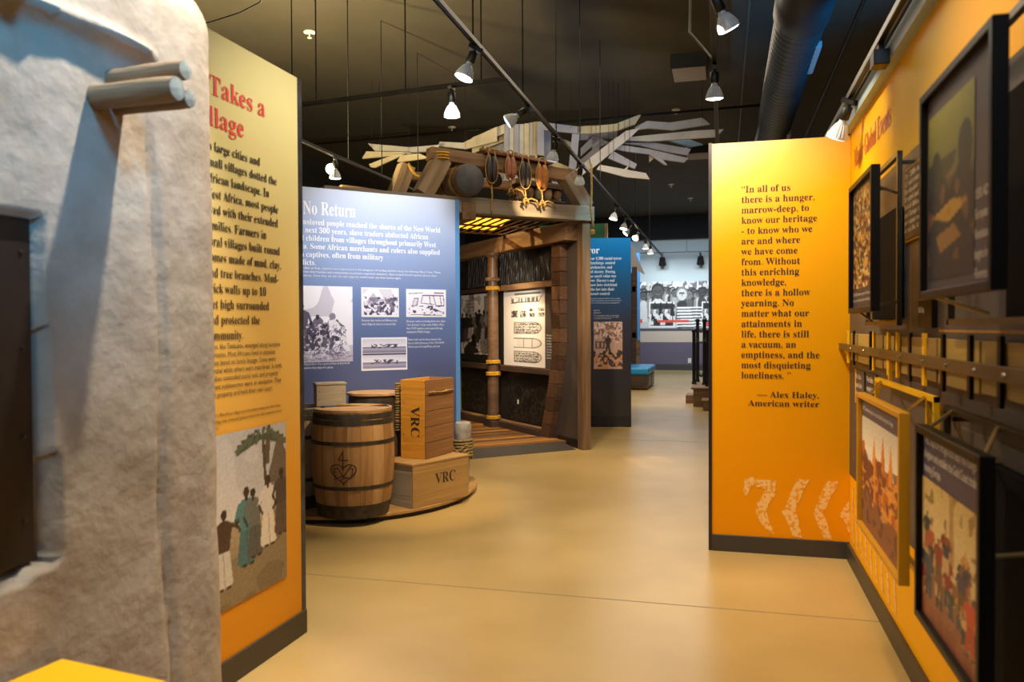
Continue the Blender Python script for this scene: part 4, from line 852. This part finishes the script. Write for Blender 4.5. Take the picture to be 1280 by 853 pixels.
# ================================================================== WHITE BOARD TREE
tr = thing('board_tree', D(650, 190, 12.6), 'suspended sculpture of white painted boards spreading like branches above the ship', 'sculpture')
wb = mat('white_board', 'b4aea4', 'a39d93', .7, scale=4); wb2 = mat('cream_board', 'c2b391', 'ae9f7d', .7, scale=4); wb3 = mat('grey_board', '95939a', '85838a', .7, scale=4)
def tboard(pts, ox, oy, sc, d, m=wb, name='board', t=.05, dd=0):
    P_ = [(ox+x/sc, oy+y/sc) for x, y in pts]; cx = sum(p[0] for p in P_)/len(P_); n = len(P_)
    f = [D(x, y, d+dd*(x-cx)/40) for x, y in P_]; vv = fw*t
    g = Geo().add(f+[p+vv for p in f], [tuple(range(n-1, -1, -1)), tuple(range(n, 2*n))]+[(i, (i+1) % n, n+(i+1) % n, n+i) for i in range(n)])
    o = g.build(name, m, tr); fixn(o); return o
C1 = (440, 130, 7.11); C2 = (590, 130, 7.11); C3 = (740, 130, 7.11)
for pts, C, d, m in (
    ([(142, 352), (510, 385), (780, 362), (740, 425), (530, 432), (205, 418)], C1, 12.3, wb), ([(125, 422), (480, 428), (560, 442), (90, 485)], C1, 12.2, wb2),
    ([(150, 535), (370, 450), (480, 440), (205, 565), (165, 562)], C1, 12.1, wb2), ([(400, 512), (430, 460), (600, 440), (680, 480), (430, 516)], C1, 12.0, wb2),
    ([(780, 335), (985, 345), (1010, 400), (760, 372)], C1, 12.5, wb), ([(985, 345), (1290, 200), (1290, 330), (1010, 400)], C1, 12.5, wb2),
    ([(0, 300), (285, 180), (285, 260), (0, 380)], C2, 12.6, wb2), ([(0, 395), (285, 275), (285, 330), (0, 440)], C2, 12.8, wb2), ([(150, 300), (285, 240), (285, 700), (150, 700)], C2, 13.0, wb3),
    ([(580, 155), (940, 200), (940, 262), (640, 232), (640, 460), (580, 450)], C2, 12.5, wb3), ([(640, 240), (700, 246), (700, 560), (640, 560)], C2, 12.9, wb3), ([(780, 300), (940, 360), (940, 400), (780, 345)], C2, 13.0, wb2),
    ([(945, 200), (1290, 178), (1290, 250), (945, 266)], C2, 12.6, wb2), ([(890, 262), (955, 268), (925, 590), (860, 570)], C2, 12.5, wb3), ([(1060, 300), (1140, 310), (960, 470), (960, 400)], C2, 12.8, wb3),
    ([(1290, 285), (1290, 375), (960, 650), (880, 620)], C2, 12.3, wb), ([(950, 270), (1290, 255), (1290, 300), (950, 320)], C2, 12.9, wb3), ([(700, 620), (745, 590), (790, 860), (735, 860)], C2, 12.9, wb3),
    ([(640, 470), (860, 560), (850, 600), (640, 520)], C2, 12.9, wb2), ([(960, 500), (1100, 380), (1140, 400), (1000, 560)], C2, 12.7, wb3),
    ([(0, 200), (215, 175), (420, 95), (435, 100), (385, 180), (220, 240), (0, 262)], C3, 12.5, wb2), ([(-20, 480), (300, 240), (430, 210), (350, 290), (0, 575)], C3, 12.2, wb),
    ([(380, 205), (490, 150), (695, 165), (980, 122), (1050, 180), (720, 232), (500, 215), (390, 230)], C3, 12.6, wb), ([(300, 300), (420, 285), (930, 235), (1172, 224), (1110, 292), (510, 332), (320, 322)], C3, 12.4, wb),
    ([(660, 315), (870, 315), (990, 360), (870, 382)], C3, 12.8, mat('blue_board', '8fb0c8', rough=.7)), ([(250, 345), (560, 345), (880, 400), (850, 455), (680, 430), (560, 405), (420, 365)], C3, 12.5, wb3),
    ([(200, 400), (220, 360), (500, 400), (860, 482), (820, 520), (620, 492), (500, 445), (330, 425)], C3, 12.3, wb3), ([(140, 480), (190, 420), (400, 535), (380, 577), (240, 522)], C3, 12.2, wb3),
    ([(70, 540), (480, 615), (512, 670), (300, 650), (40, 582)], C3, 12.1, wb), ([(510, 452), (552, 482), (512, 517)], C3, 12.4, wb2), ([(500, 442), (625, 490), (670, 542), (645, 540)], C3, 12.25, wb3),
    ([(260, 600), (330, 545), (300, 610), (275, 620)], C3, 12.15, wb2), ([(0, 290), (60, 300), (150, 340), (0, 420)], C3, 12.8, wb3)):
    tboard(pts, *C, d, m)
for k, (a, b) in enumerate(((285, 328), (330, 373), (375, 418), (420, 463), (465, 508), (510, 543), (545, 580))):
    ya = 180 if k < 4 else 180-(k-3)*7
    tboard([(a, ya), (b, ya-2), (b, 760), (a, 760)], *C2, 12.6+.03*(k % 2), (wb3, wb, wb3, wb, wb2, wb, wb2)[k], 'siding_board')
wire = mat('dark_wire', '0b0a09', rough=.95)
for px_, py_ in ((465, 185), (475, 188), (511, 190), (582, 185), (694, 160), (714, 160), (724, 165), (745, 165), (761, 200), (767, 200), (781, 200), (787, 215), (878, 150)):
    p = D(px_, py_, 12.2); Geo().tube([p, (p.x, p.y, CEIL)], .004, 4).build('wire', wire, tr)
# ================================================================== CEILING KIT
duct_m = mat('duct_paint', '3c4146', '33383c', .38, .35, scale=3)
du = thing('air_duct', (.71, 12, 4.45), 'long dark spiral air duct under the ceiling on the right', 'duct')
Ry = Matrix.Rotation(-math.pi/2, 4, 'X'); Md2 = Matrix.Translation((.71, 0, 4.45)) @ Ry
prof = []; y = 8.0
while y < 27.4: prof += [(.237, y), (.237, y+.10), (.243, y+.112), (.237, y+.125)]; y += .14
Geo().lathe(prof, 28, Md2).build('duct_pipe', duct_m, du, smooth='all')
Geo().lathe([(.232, -2), (.232, 7.6), (.262, 7.65), (.262, 8.02), (.24, 8.05)], 28, Md2).build('coupling', mat('duct_dark', '1d2226', rough=.5), du, smooth=True)
for y0 in (8.6, 12.4):
    Geo().box(.88, .95, y0, y0+.9, 4.30, 4.36).build('air_register', mat('register', '8b959c', rough=.5), du, bevel=.004)
for y0 in (6, 10, 14, 18): Geo().lathe([(.262, y0), (.262, y0+.03)], 28, Md2, cap=False).build('strap', blackm, du)
def pipe(name, pts, r, label, cat='pipe', m=black): return tag(Geo().tube(pts, r, 8).build(name, m, None, smooth='all'), label, cat)
a = Z(1080, 0, 4.9); pipe('sprinkler_pipe', [(a.x, -1, 4.9), (a.x, 24, 4.9)], .022, 'black steel pipe running between the duct and the right wall')
a = Z(937, 0, 5.1); pipe('conduit', [(a.x, -1, 5.1), (a.x, 27, 5.1)], .012, 'thin pale conduit left of the air duct', 'pipe', mat('conduit_grey', '55534e', rough=.5))
p0, p1 = Z(440, 176, 5.0), Z(612, 161, 5.0); dd = (p1-p0).normalized(); pipe('sprinkler_pipe', [p0-dd*4, p1+dd*5], .022, 'black pipe crossing the ceiling behind the ship gallows')
p = [Z(x, y, 4.6) for x, y in ((235, 34), (262, 28), (300, 16), (325, 3), (335, -12))]; pipe('cable', p, .008, 'curved cable across the upper left ceiling', 'cable')
p = [Z(x, y, 4.9) for x, y in ((863, -10), (862, 40), (878, 58), (892, 75))]; pipe('conduit', p, .012, 'bent conduit dropping beside the return air box', 'pipe', MC['conduit_grey'])
p = [D(689, 176, 8.9), D(692, 160, 8.9), D(690, 150, 8.9)]
for (x0, x1, yf, yb, h, lab) in ((838, 884, 86, 103, .2, 'larger hanging return air box near the middle of the ceiling'), (856, 892, 192, 200, .15, 'smaller far return air box low behind the white boards')):
    zb = CEIL-h; A_, B_ = Z(x0, yf, zb), Z(x1, yf, zb); C_ = Z(x0, yb, zb)
    t = thing('return_air_box', (A_+B_)/2, lab, 'air vent'); Geo().box(A_.x, B_.x, A_.y, C_.y, zb, CEIL).build('casing', mat('box_dark', '14110f', rough=.7), t)
    Geo().box(A_.x+.02, B_.x-.02, A_.y+.02, C_.y-.02, zb-.012, zb).build('lit_underside', mat('lit_underside_grey', '8b8178', rough=.6), t)  # underside coloured paler than the casing, as if lit from below
spr = [(387, 43), (565, 161), (845, 139), (858, 183), (839, 232), (863, 249), (868, 273), (861, 201)]
labs = ['sprinkler at the upper left of the ceiling above the yellow panel', 'sprinkler between the crossing track and the ship gallows', 'sprinkler just above the right tips of the white boards', 'sprinkler under the right tips of the white boards, nearest of the low ones', 'wide sprinkler plate left of the quotation panel top', 'small sprinkler beside the quotation panel edge', 'faint sprinkler on the far ceiling above the dark soffit', 'pair of pale dots by the return air box']
proto = None
for (x, y), lb in zip(spr[:7], labs):
    p = Z(x, y, CEIL-.03)
    if proto is None:
        proto = thing('ceiling_sprinkler', (0, 0, 0), lb, 'sprinkler', 'ceiling sprinklers')
        Geo().lathe([(.075, .03), (.072, .018), (.02, .01)], 16).build('plate', white, proto, smooth=True)
        Geo().lathe([(.012, .01), (.012, -.03), (.03, -.04), (.03, -.048)], 10).build('nozzle', white, proto, smooth=True); t = proto
    else: t = clone(proto); t['label'] = lb
    t.location = p
# tracks
trk = mat('track_black', '2a2622', '3a352f', .35, .5, scale=5)
def track(a, b, label, rods=(), m=trk):
    t = thing('light_track', (Vector(a)+Vector(b))/2, label, 'light track', None)
    d = (Vector(b)-Vector(a)); L = d.length; M = frameM(a, b); g = Geo()
    g.box(0, L, -.018, .018, -.004, .012).box(0, L, -.018, -.012, -.018, -.004).box(0, L, .012, .018, -.018, -.004)
    g.build('rail', m, t, M, bevel=.001)
    g = Geo().box(0, L, -.011, .011, -.012, -.004).build('groove', mat('groove', '0a0908', rough=.5), t, M)
    for q in rods:
        p = Vector(a)+d*q; Geo().tube([p, (p.x, p.y, CEIL)], .006, 5).build('suspension_rod', wire, t)
    return t
ZT = 3.36
track((-1.57, 2.5, ZT), (-1.57, 21.5, ZT), 'long black lighting track running from the top of the frame down the aisle', (.07, .13, .2, .27, .34, .42, .52, .65, .8))
track(Z(372, 131, ZT), Z(630, 98, ZT), 'short black lighting track crossing from the yellow panel to the long track', (.1, .55, .9))
track((-4.05, 5.5, ZT), (-4.05, 11.5, ZT), 'black lighting track behind the yellow panel with the glaring lamp', (.25, .45, .6, .8))
track((-.065, 2.5, ZT), (-.065, 9.0, ZT), 'black lighting track coming straight down above the quotation panel', (.2, .5, .8))
track((.70, -1, 2.82), (.70, 6.6, 2.82), 'blue-lit lighting track along the top of the orange right wall', (), mat('track_grey', '6e757c', rough=.35, metal=.4))
track((-3.0, 27.3, 3.98), (1.5, 27.3, 3.98), 'thin black lighting track high across the far wall', (.1, .4, .65))
# lamps: pivot at origin under the track, bulb points along local -Z
glass = mat('lamp_glass', 'a9b9c8', 'd3d6da', .25, scale=18); lens = mat('lamp_lens', 'fff6e2', emit=7); lens_dim = mat('lamp_lens_side', 'cfdde6', rough=.2, emit=.8)
def make_lamp(label, ln):
    t = thing('track_lamp', (0, 0, 0), label, 'lamp', 'track lamps')
    Geo().box(-.018, .018, -.05, .05, -.03, 0).build('adapter', black, t, bevel=.003)
    Geo().lathe([(.010, 0), (.010, -.05)], 8).build('stem', black, t)
    Geo().lathe([(.026, -.045), (.03, -.05), (.03, -.115), (.026, -.12)], 16).build('socket', black, t, smooth=True)
    Geo().lathe([(.019, -.118), (.022, -.135), (.03, -.145), (.046, -.175), (.060, -.215), (.062, -.228)], 20, cap=False).build('bulb', glass, t, smooth=True)
    g = Geo()
    for k in range(20):
        a = 2*math.pi*k/20; g.tube([(.031*math.cos(a), .031*math.sin(a), -.146), (.0475*math.cos(a), .0475*math.sin(a), -.176), (.061*math.cos(a), .061*math.sin(a), -.214)], .0018, 4)
    o = g.build('bulb_rib', white, t); o['kind'] = 'stuff'
    Geo().lathe([(.060, -.226), (.045, -.234), (.0, -.238)], 20, cap=False).build('lens', ln, t, smooth=True)
    return t
lp = make_lamp('', lens); lp2 = make_lamp('', lens_dim); used = {}
def lamp(loc, tgt, label, dim=False):
    src = lp2 if dim else lp
    t = src if not used.get(dim) else clone(src); used[dim] = 1
    t['label'] = label; t.location = loc; v = Vector(tgt)-Vector(loc); t.rotation_euler = v.to_track_quat('-Z', 'Y').to_euler(); return t
def onmain(px_, py_): return (-1.57, Z(px_, py_, ZT-.02).y, ZT-.02)
a = onmain(597, 58); lamp(a, (a[0]-.35, a[1]-.2, a[2]-1), 'nearest tilted lamp on the long track, top centre')
a = onmain(664, 134); lamp(a, (a[0]-1.1, a[1]-.3, a[2]-.75), 'pale lamp on the long track turned far sideways to the left', True)
a = onmain(699, 171); lamp(a, (a[0]-.25, a[1]+.25, a[2]-1), 'lamp on the long track in front of the white board tree', True)
a = onmain(733, 205); lamp(a, (a[0]-.15, a[1]+.5, a[2]-1), 'small bluish lamp on the long track above the right gallows leg', True)
for (x, y), lb, tl in zip(((775, 256), (786, 270), (800, 281), (809, 289), (815, 297), (820, 304)), ('first of the far lamp row on the long track, above the dark blue panel', 'second of the far lamp row on the long track', 'third of the far lamp row, turned sideways on the long track', 'fourth of the far lamp row, bright face turned to the viewer', 'fifth of the far lamp row on the long track', 'last lamp at the far end of the long track'), ((-.2, -.2), (-.2, -.2), (-1, -.3), (-.5, -1.0), (0, 0), (0, 0))):
    a = onmain(x, y); lamp(a, (a[0]+tl[0], a[1]+tl[1], a[2]-1), lb)
lamp(Z(564, 108, ZT-.02), Z(563, 108, ZT-.02)+Vector((0, .1, -1)), 'bright lamp hanging straight down from the short crossing track')
a = Z(426, 196, ZT-.02); lamp((-4.05, a.y, ZT-.02), (-4.1, a.y+.1, 2), 'lamp on the left track beside the glare above the blue panel')
gq = D(414, 212, 9.3); lamp(gq, (gq.x*.72, gq.y*.72, 2.9), 'glaring lamp facing the viewer just above the blue panel edge')
lamp((-.065, Z(891, 82, ZT-.02).y, ZT-.02), (-.065, Z(891, 82, ZT).y+.12, 2), 'bright lamp hanging from the track above the quotation panel')
lamp((-.065, 4.55, ZT-.02), (.35, 4.9, 2.5), 'lamp cut by the top of the frame on the track above the quotation panel')
lamp((.70, 4.95, 2.80), (.45, 5.25, 2.0), 'blue-white lamp at the far end of the track on the right wall', True)
t = thing('track_fixture', (.70, 4.0, 2.8), 'small square black fixture on the track of the right wall', 'lamp')
Geo().box(-.035, .035, -.05, .05, -.11, -.04).build('head', black, t, Matrix.Translation((.70, 4.05, 2.81)), bevel=.004); Geo().box(-.012, .012, -.03, .03, -.045, .0).build('adapter', black, t, Matrix.Translation((.70, 4.05, 2.81)))
for x, lb in ((829, 'left black spotlight on the far wall track'), (876, 'right black spotlight on the far wall track')):
    p = FP.px(x, 320); q = Vector((-9+p[0]+.0, 27.3, 3.95)); t = thing('spotlight', q, lb, 'lamp', 'far wall spotlights')
    Mx = Matrix.Translation(q) @ Matrix.Rotation(.5, 4, 'X')
    Geo().lathe([(.03, 0), (.03, -.16)], 8, Matrix.Translation(q)).build('stem', black, t); Geo().lathe([(.09, -.16), (.11, -.3), (.13, -.42)], 14, Mx).build('head', black, t, smooth=True)
# ================================================================== RIGHT WALL EXHIBITS
fb = mat('frame_black', '120d09', rough=.4); fy = mat('frame_yellow', 'c88a06', rough=.45); fb.node_tree.nodes['Principled BSDF'].inputs['Specular IOR Level'].default_value = .15; yel = mat('bright_yellow', 'f4b500', rough=.45); rack_b = mat('rack_bronze', '3a3122', rough=.35, metal=.5); steel = mat('arm_steel', 'b59a66', rough=.3, metal=.8)
XF = .55; OFF = XW-XF
fbk = mat('backing_black', '060504', rough=.8); fbk.node_tree.nodes['Principled BSDF'].inputs['Specular IOR Level'].default_value = .1
def hframe(label, s0, s1, z0, z1, m, pic, band=None, lines=None, txt=None, fwid=.022, mbar=None, rack=None, mr=None, arms=(), back=None):
    t = thing('picture_frame', RW.at((s0+s1)/2, z0, OFF), label, 'frame')
    T = .034; f = fwid
    for a, b, c_, d_, nm in ((s0, s0+f, z0, z1, 'frame_side'), (s1-f, s1, z0, z1, 'frame_side'), (s0+f, s1-f, z1-f, z1, 'frame_rail'), (s0+f, s1-f, z0, z0+f, 'frame_rail')): slab(nm, RW, a, b, c_, d_, T, m, t, OFF, .0015)
    slab('back_board', RW, s0+f, s1-f, z0+f, z1-f, .008, fb, t, OFF-.022)
    a0, a1, b0, b1 = s0+f, s1-f, z0+f, z1-f
    if band: slab('caption_band', RW, a0, a1, b0, b1, .002, mat('band_'+band, band, rough=.5), t, OFF-.0185)
    pic[0].build('printed_picture', t, RW, a0+(a1-a0)*pic[1], b0+(b1-b0)*pic[2], a0+(a1-a0)*pic[3], b0+(b1-b0)*pic[4], OFF-.017)
    if txt:
        body, u, v, ln, sz, w_ = txt; text('caption_lettering', body, mat('pale_ink', 'e2d6c8', rough=.5), t, RW, a0+(a1-a0)*u, b0+(b1-b0)*v, ln, size=sz, width=w_, bold=False, off=OFF-.0155)
    if rack:
        r0, r1, q0, q1 = rack; bw_ = .02
        for a, b, c_, d_ in ((r0, r0+bw_, q0, q1), (r1-bw_, r1, q0, q1), (r0, r1, q1-bw_, q1), (r0, r1, q0, q0+bw_)): slab('rack_bar', RW, a, b, c_, d_, .02, mr, t, .075)
        for a in (r0+.03, r1-.05): slab('rack_stud', RW, a, a+.015, q1-.05, q1-.035, .055, mr, t, .055)
    for (a, za, b, zb) in arms: Geo().tube([RW.at(a, za, .07), RW.at(b, zb, OFF-.03)], .006, 6).build('support_arm', steel, t)
    if back: slab('wall_board', RW, back[0], back[1], back[2], back[3], .03, fbk, t, .036, .002)
    return t
P = Pic(60, 80, '5a3a1c').blot(9, 14, .4, 'b8801e').blot(14, 22, .5, 'd8a236').blot(16, 28, .62, '7a1f14').blot(18, 30, .66, '1c1712').blot(20, 34, .74, 'f0d894').grain(.1)
hframe('far upper black frame with a crowded gold and red picture', 1.56, 2.14, 1.555, 2.125, fb, (P, .03, .16, .98, .97), '4a3a34', txt=('1453 Ottomans conquer Constantinople\nand open trade routes to the East.', .05, .10, .026, .02, .5), rack=(1.05, 1.82, 1.50, 2.235), mr=rack_b, arms=((1.2, 2.22, 1.62, 2.10), (1.80, 2.06, 2.08, 2.05), (1.8, 1.6, 2.1, 1.58), (1.2, 1.52, 1.6, 1.57)), back=(1.0, 1.60, 1.53, 2.03))
P = Pic(60, 80, '3a3420').grad('8a8430', '5f5c2a', 0, .42).grad('4a4228', '1f1812', .42, .7).grad('1c1511', '17110e', .7, 1).blot(5, 6, .5, '2b2a18', .3, .6, al=.8).poly([(0, .5), (.3, .38), (.5, .5), (.75, .36), (1, .5), (1, 1), (0, 1)], '221b12').poly([(.1, .62), (.55, .56), (.9, .6), (.5, .68)], 'b88a20', .9).poly([(.2, .74), (.6, .70), (.75, .78), (.3, .84)], 'a07222', .8).ell(.2, .36, .12, .12, '2b2a18').ell(.82, .32, .14, .14, '2b2a18').blot(6, 8, .66, '8a5a2a', .4, .9, al=.6)
P.grain(.05)
hframe('large upper black frame with a dark olive and amber painting on the right wall', 2.93, 3.585, 1.575, 2.16, fb, (P, .03, .05, .74, .90), '4b4042', txt=('1350 AD\nEuropean\nRenaissance\nbegins in\nFlorence', .76, .36, .046, .034, .125), rack=(2.6, 4.6, 1.50, 2.30), mr=rack_b, arms=((3.02, 1.53, 3.0, 1.58),), back=(3.04, 4.6, 1.52, 2.13))
P = Pic(90, 90, 'e8d8c0').grad('c9b9a4', 'f2ddbc', 0, .3)
P.poly([(0, .25), (.08, .22), (.1, .35), (.35, .38), (.4, .3), (.95, .4), (1, .5), (1, 1), (0, 1)], 'c0621c')
for k, (x, h) in enumerate(((.36, .12), (.58, .06), (.76, .1), (.9, .26))): P.poly([(x-.045, .75), (x-.045, h+.22), (x-.03, h+.14), (x, h), (x+.03, h+.14), (x+.045, h+.22), (x+.045, .75)], ('e88a1e', 'd87a1c')[k % 2]); P.line(x+.03, h+.2, x+.03, .75, .006, '7a3a14')
P.poly([(.06, .36), (.34, .4), (.34, .72), (.06, .64)], '7a3c18').poly([(0, .6), (.4, .7), (1, .72), (1, 1), (0, 1)], '8a5230').blot(20, 20, .6, '5e2f16', .3, .95, al=.7).blot(12, 30, .68, 'f0a040', .4, .8, al=.7).grain(.06)
hframe('yellow frame with an orange picture of spires, low on the right wall', 1.81, 2.67, .65, 1.215, fy, (P, .02, .0, .98, .86), '5a4a4c', fwid=.02, txt=('1402 Construction begins on a great cathedral, the largest of its age.', .05, .91, .03, .026, .62), rack=(1.31, 2.44, .55, 1.25), mr=yel, arms=((1.45, 1.24, 1.9, 1.205), (2.3, 1.24, 2.58, 1.205)))
slab('rack_post', RW, 2.30, 2.315, 1.0, 1.24, .015, yel, bpy.data.objects['picture_frame.002'], .07); slab('rack_post', RW, 1.56, 1.575, 1.25, 1.34, .015, yel, bpy.data.objects['picture_frame.002'], .06)
P = Pic(90, 110, 'd8b878').grad('d0ac66', 'e0c084', 0, .35).blot(16, 14, .72, '9a7a3c', 0, .3).poly([(.5, 0), (.56, 0), (.58, .45), (.5, .45)], 'b08a48')
P.grad('8a5a3a', '94583a', .55, 1)
for k in range(46):
    x = RNG.random(); y = .35+.45*RNG.random()*(.4+.6*abs(x-.45)+.3); P.person(x, y+.15, .22+.12*RNG.random(), ('c89468', '8a5a3a')[k % 2], ('8a2a1a', '2a3040', 'c88a2a', '3a3a30', 'b8502a', 'd8a86a', '4a3a50')[k % 7], ('2a2a30', '6a4a30', 'a8622a', '3a4048', 'c8a070')[k % 5], arms=k % 2)
P.person(.82, .86, .36, 'c08a60', 'c8451e', 'b83c1a').person(.14, .84, .36, '8a6a50', '4a4650', '3e3c46').poly([(0, .86), (1, .9), (1, 1), (0, 1)], '8a4a30').blot(14, 10, .6, 'a0603c', .8, 1, al=.5).grain(.08)
hframe('low black frame with a gathering painting and a purple caption band', 2.893, 3.515, .636, 1.207, fb, (P, .0, .0, 1, .76), '4c3f4e', txt=('1482 Ships of Portugal first reach the Kongo\nKingdom and establish the Gold Coast trade,\nmeeting Europe.', .05, .95, .04, .036, .50), rack=(2.56, 3.95, .40, 1.235), mr=rack_b, arms=((2.66, 1.225, 2.93, 1.2), (3.1, 1.225, 3.45, 1.2), (3.5, 1.0, 3.5, .98)), back=(2.9, 5.2, .22, 1.10))
cp = thing('caption_panel', RW.at(1.9, 1.88, .01), 'small dark caption panel with a yellow outline between the upper frames', 'sign')
slab('outline', RW, 1.66, 2.1, 1.86, 2.18, .006, mat('outline_orange', 'c8861c', rough=.5), cp, .012); slab('plate', RW, 1.672, 2.088, 1.872, 2.168, .006, mat('plate_green_black', '23261f', rough=.5), cp, .0165)
text('caption_lettering', 'The 1300s to 1500s\nGlobal events as the\nRenaissance spread\nEmpires and trade\nlinked Africa, Asia\nand Europe through\nnew ocean routes\nacross the Atlantic', MC['pale_ink'], cp, RW, 1.685, 2.13, .033, size=.033, width=.40, off=.019)
tg = thing('name_tag', RW.at(2.0, 1.5, .01), 'small black label tag under the large upper frame on the right wall', 'sign')
slab('plate', RW, 1.96, 2.18, 1.49, 1.60, .02, fb, tg, .024, .002); text('caption_lettering', 'Mali Emp.', MC['pale_ink'], tg, RW, 1.98, 1.55, .03, size=.034, width=.1, off=.027)
for (x, y, b_) in ((1072, 470, 1), (1086, 474, 0)):
    s0, z0 = RW.px(x, y); t = thing('caption_panel', RW.at(s0, z0-.08, .01), ('narrow wall caption with a yellow stripe under the wooden rail', 'dark wall caption with white lettering right of the yellow striped one')[1-b_], 'sign')
    slab('plate', RW, s0, s0+.3, z0-.16, z0+.04, .006, grey if b_ else MC['plate_green_black'], t, .012)
    if b_: slab('stripe', RW, s0, s0+.02, z0-.16, z0+.04, .006, yel, t, .014)
    text('caption_lettering', 'West Africa\nopened trade\non the coast', MC['pale_ink'], t, RW, s0+.04, z0-.01, .05, size=.045, width=.22, off=.017)
# timeline rail
tl = thing('timeline_rail', RW.at(2, 1.29, .03), 'long horizontal wooden timeline rail with a bolted metal strap and slats on the right wall', 'rail')
rw_ = [wood('rail_wood_a', 'b08c3c', '8c6c2a', .6, .8, .4), wood('rail_wood_b', 'a07c36', '7c5c26', .6, .8, .4), wood('rail_wood_c', 'bc9848', '967634', .6, .8, .4)]
u = .12; k = 0
for u1 in (.42, .60, .98, 1.17, 1.36, 1.60, 1.95, 2.36, 2.84, 3.35, 3.9, 4.6):
    slab('rail_board', RW, u+.006, u1-.006, 1.292+.004*(k % 2), 1.452, .025, rw_[k % 3], tl, .04+.004*((k*5) % 3), .002); u = u1; k += 1
slab('metal_strap', RW, .0, 4.6, 1.347, 1.389, .012, mat('strap_bronze', '6a5634', '58472c', .4, .4, scale=6), tl, .068, .001)
for y in (5.0, 4.55, 4.1, 3.66, 3.25, 2.93, 2.62, 2.36, 2.0): Geo().lathe([(.008, 0), (.007, .005), (.002, .008)], 8, RW.M(5.5-y, 1.368, .068)).build('bolt', mat('bolt', 'a89878', rough=.25, metal=.9), tl, smooth=True)
for px_, m in ((1070.5, yel), (1078, fb), (1100, fb), (1104.5, yel), (1124, yel), (1136, yel), (1152.5, fb), (1171.5, yel), (1196, fb), (1232, fb), (1272, fb)):
    s_ = 5.5-RW.px(px_, 430)[0]*1.0; s0 = RW.px(px_, 430)[0]; w_ = .034 if m is yel else .03
    slab('slat', RW, s0-w_/2+.03, s0+w_/2+.03, 1.272, 1.47, .012, m, tl, .056, .001)
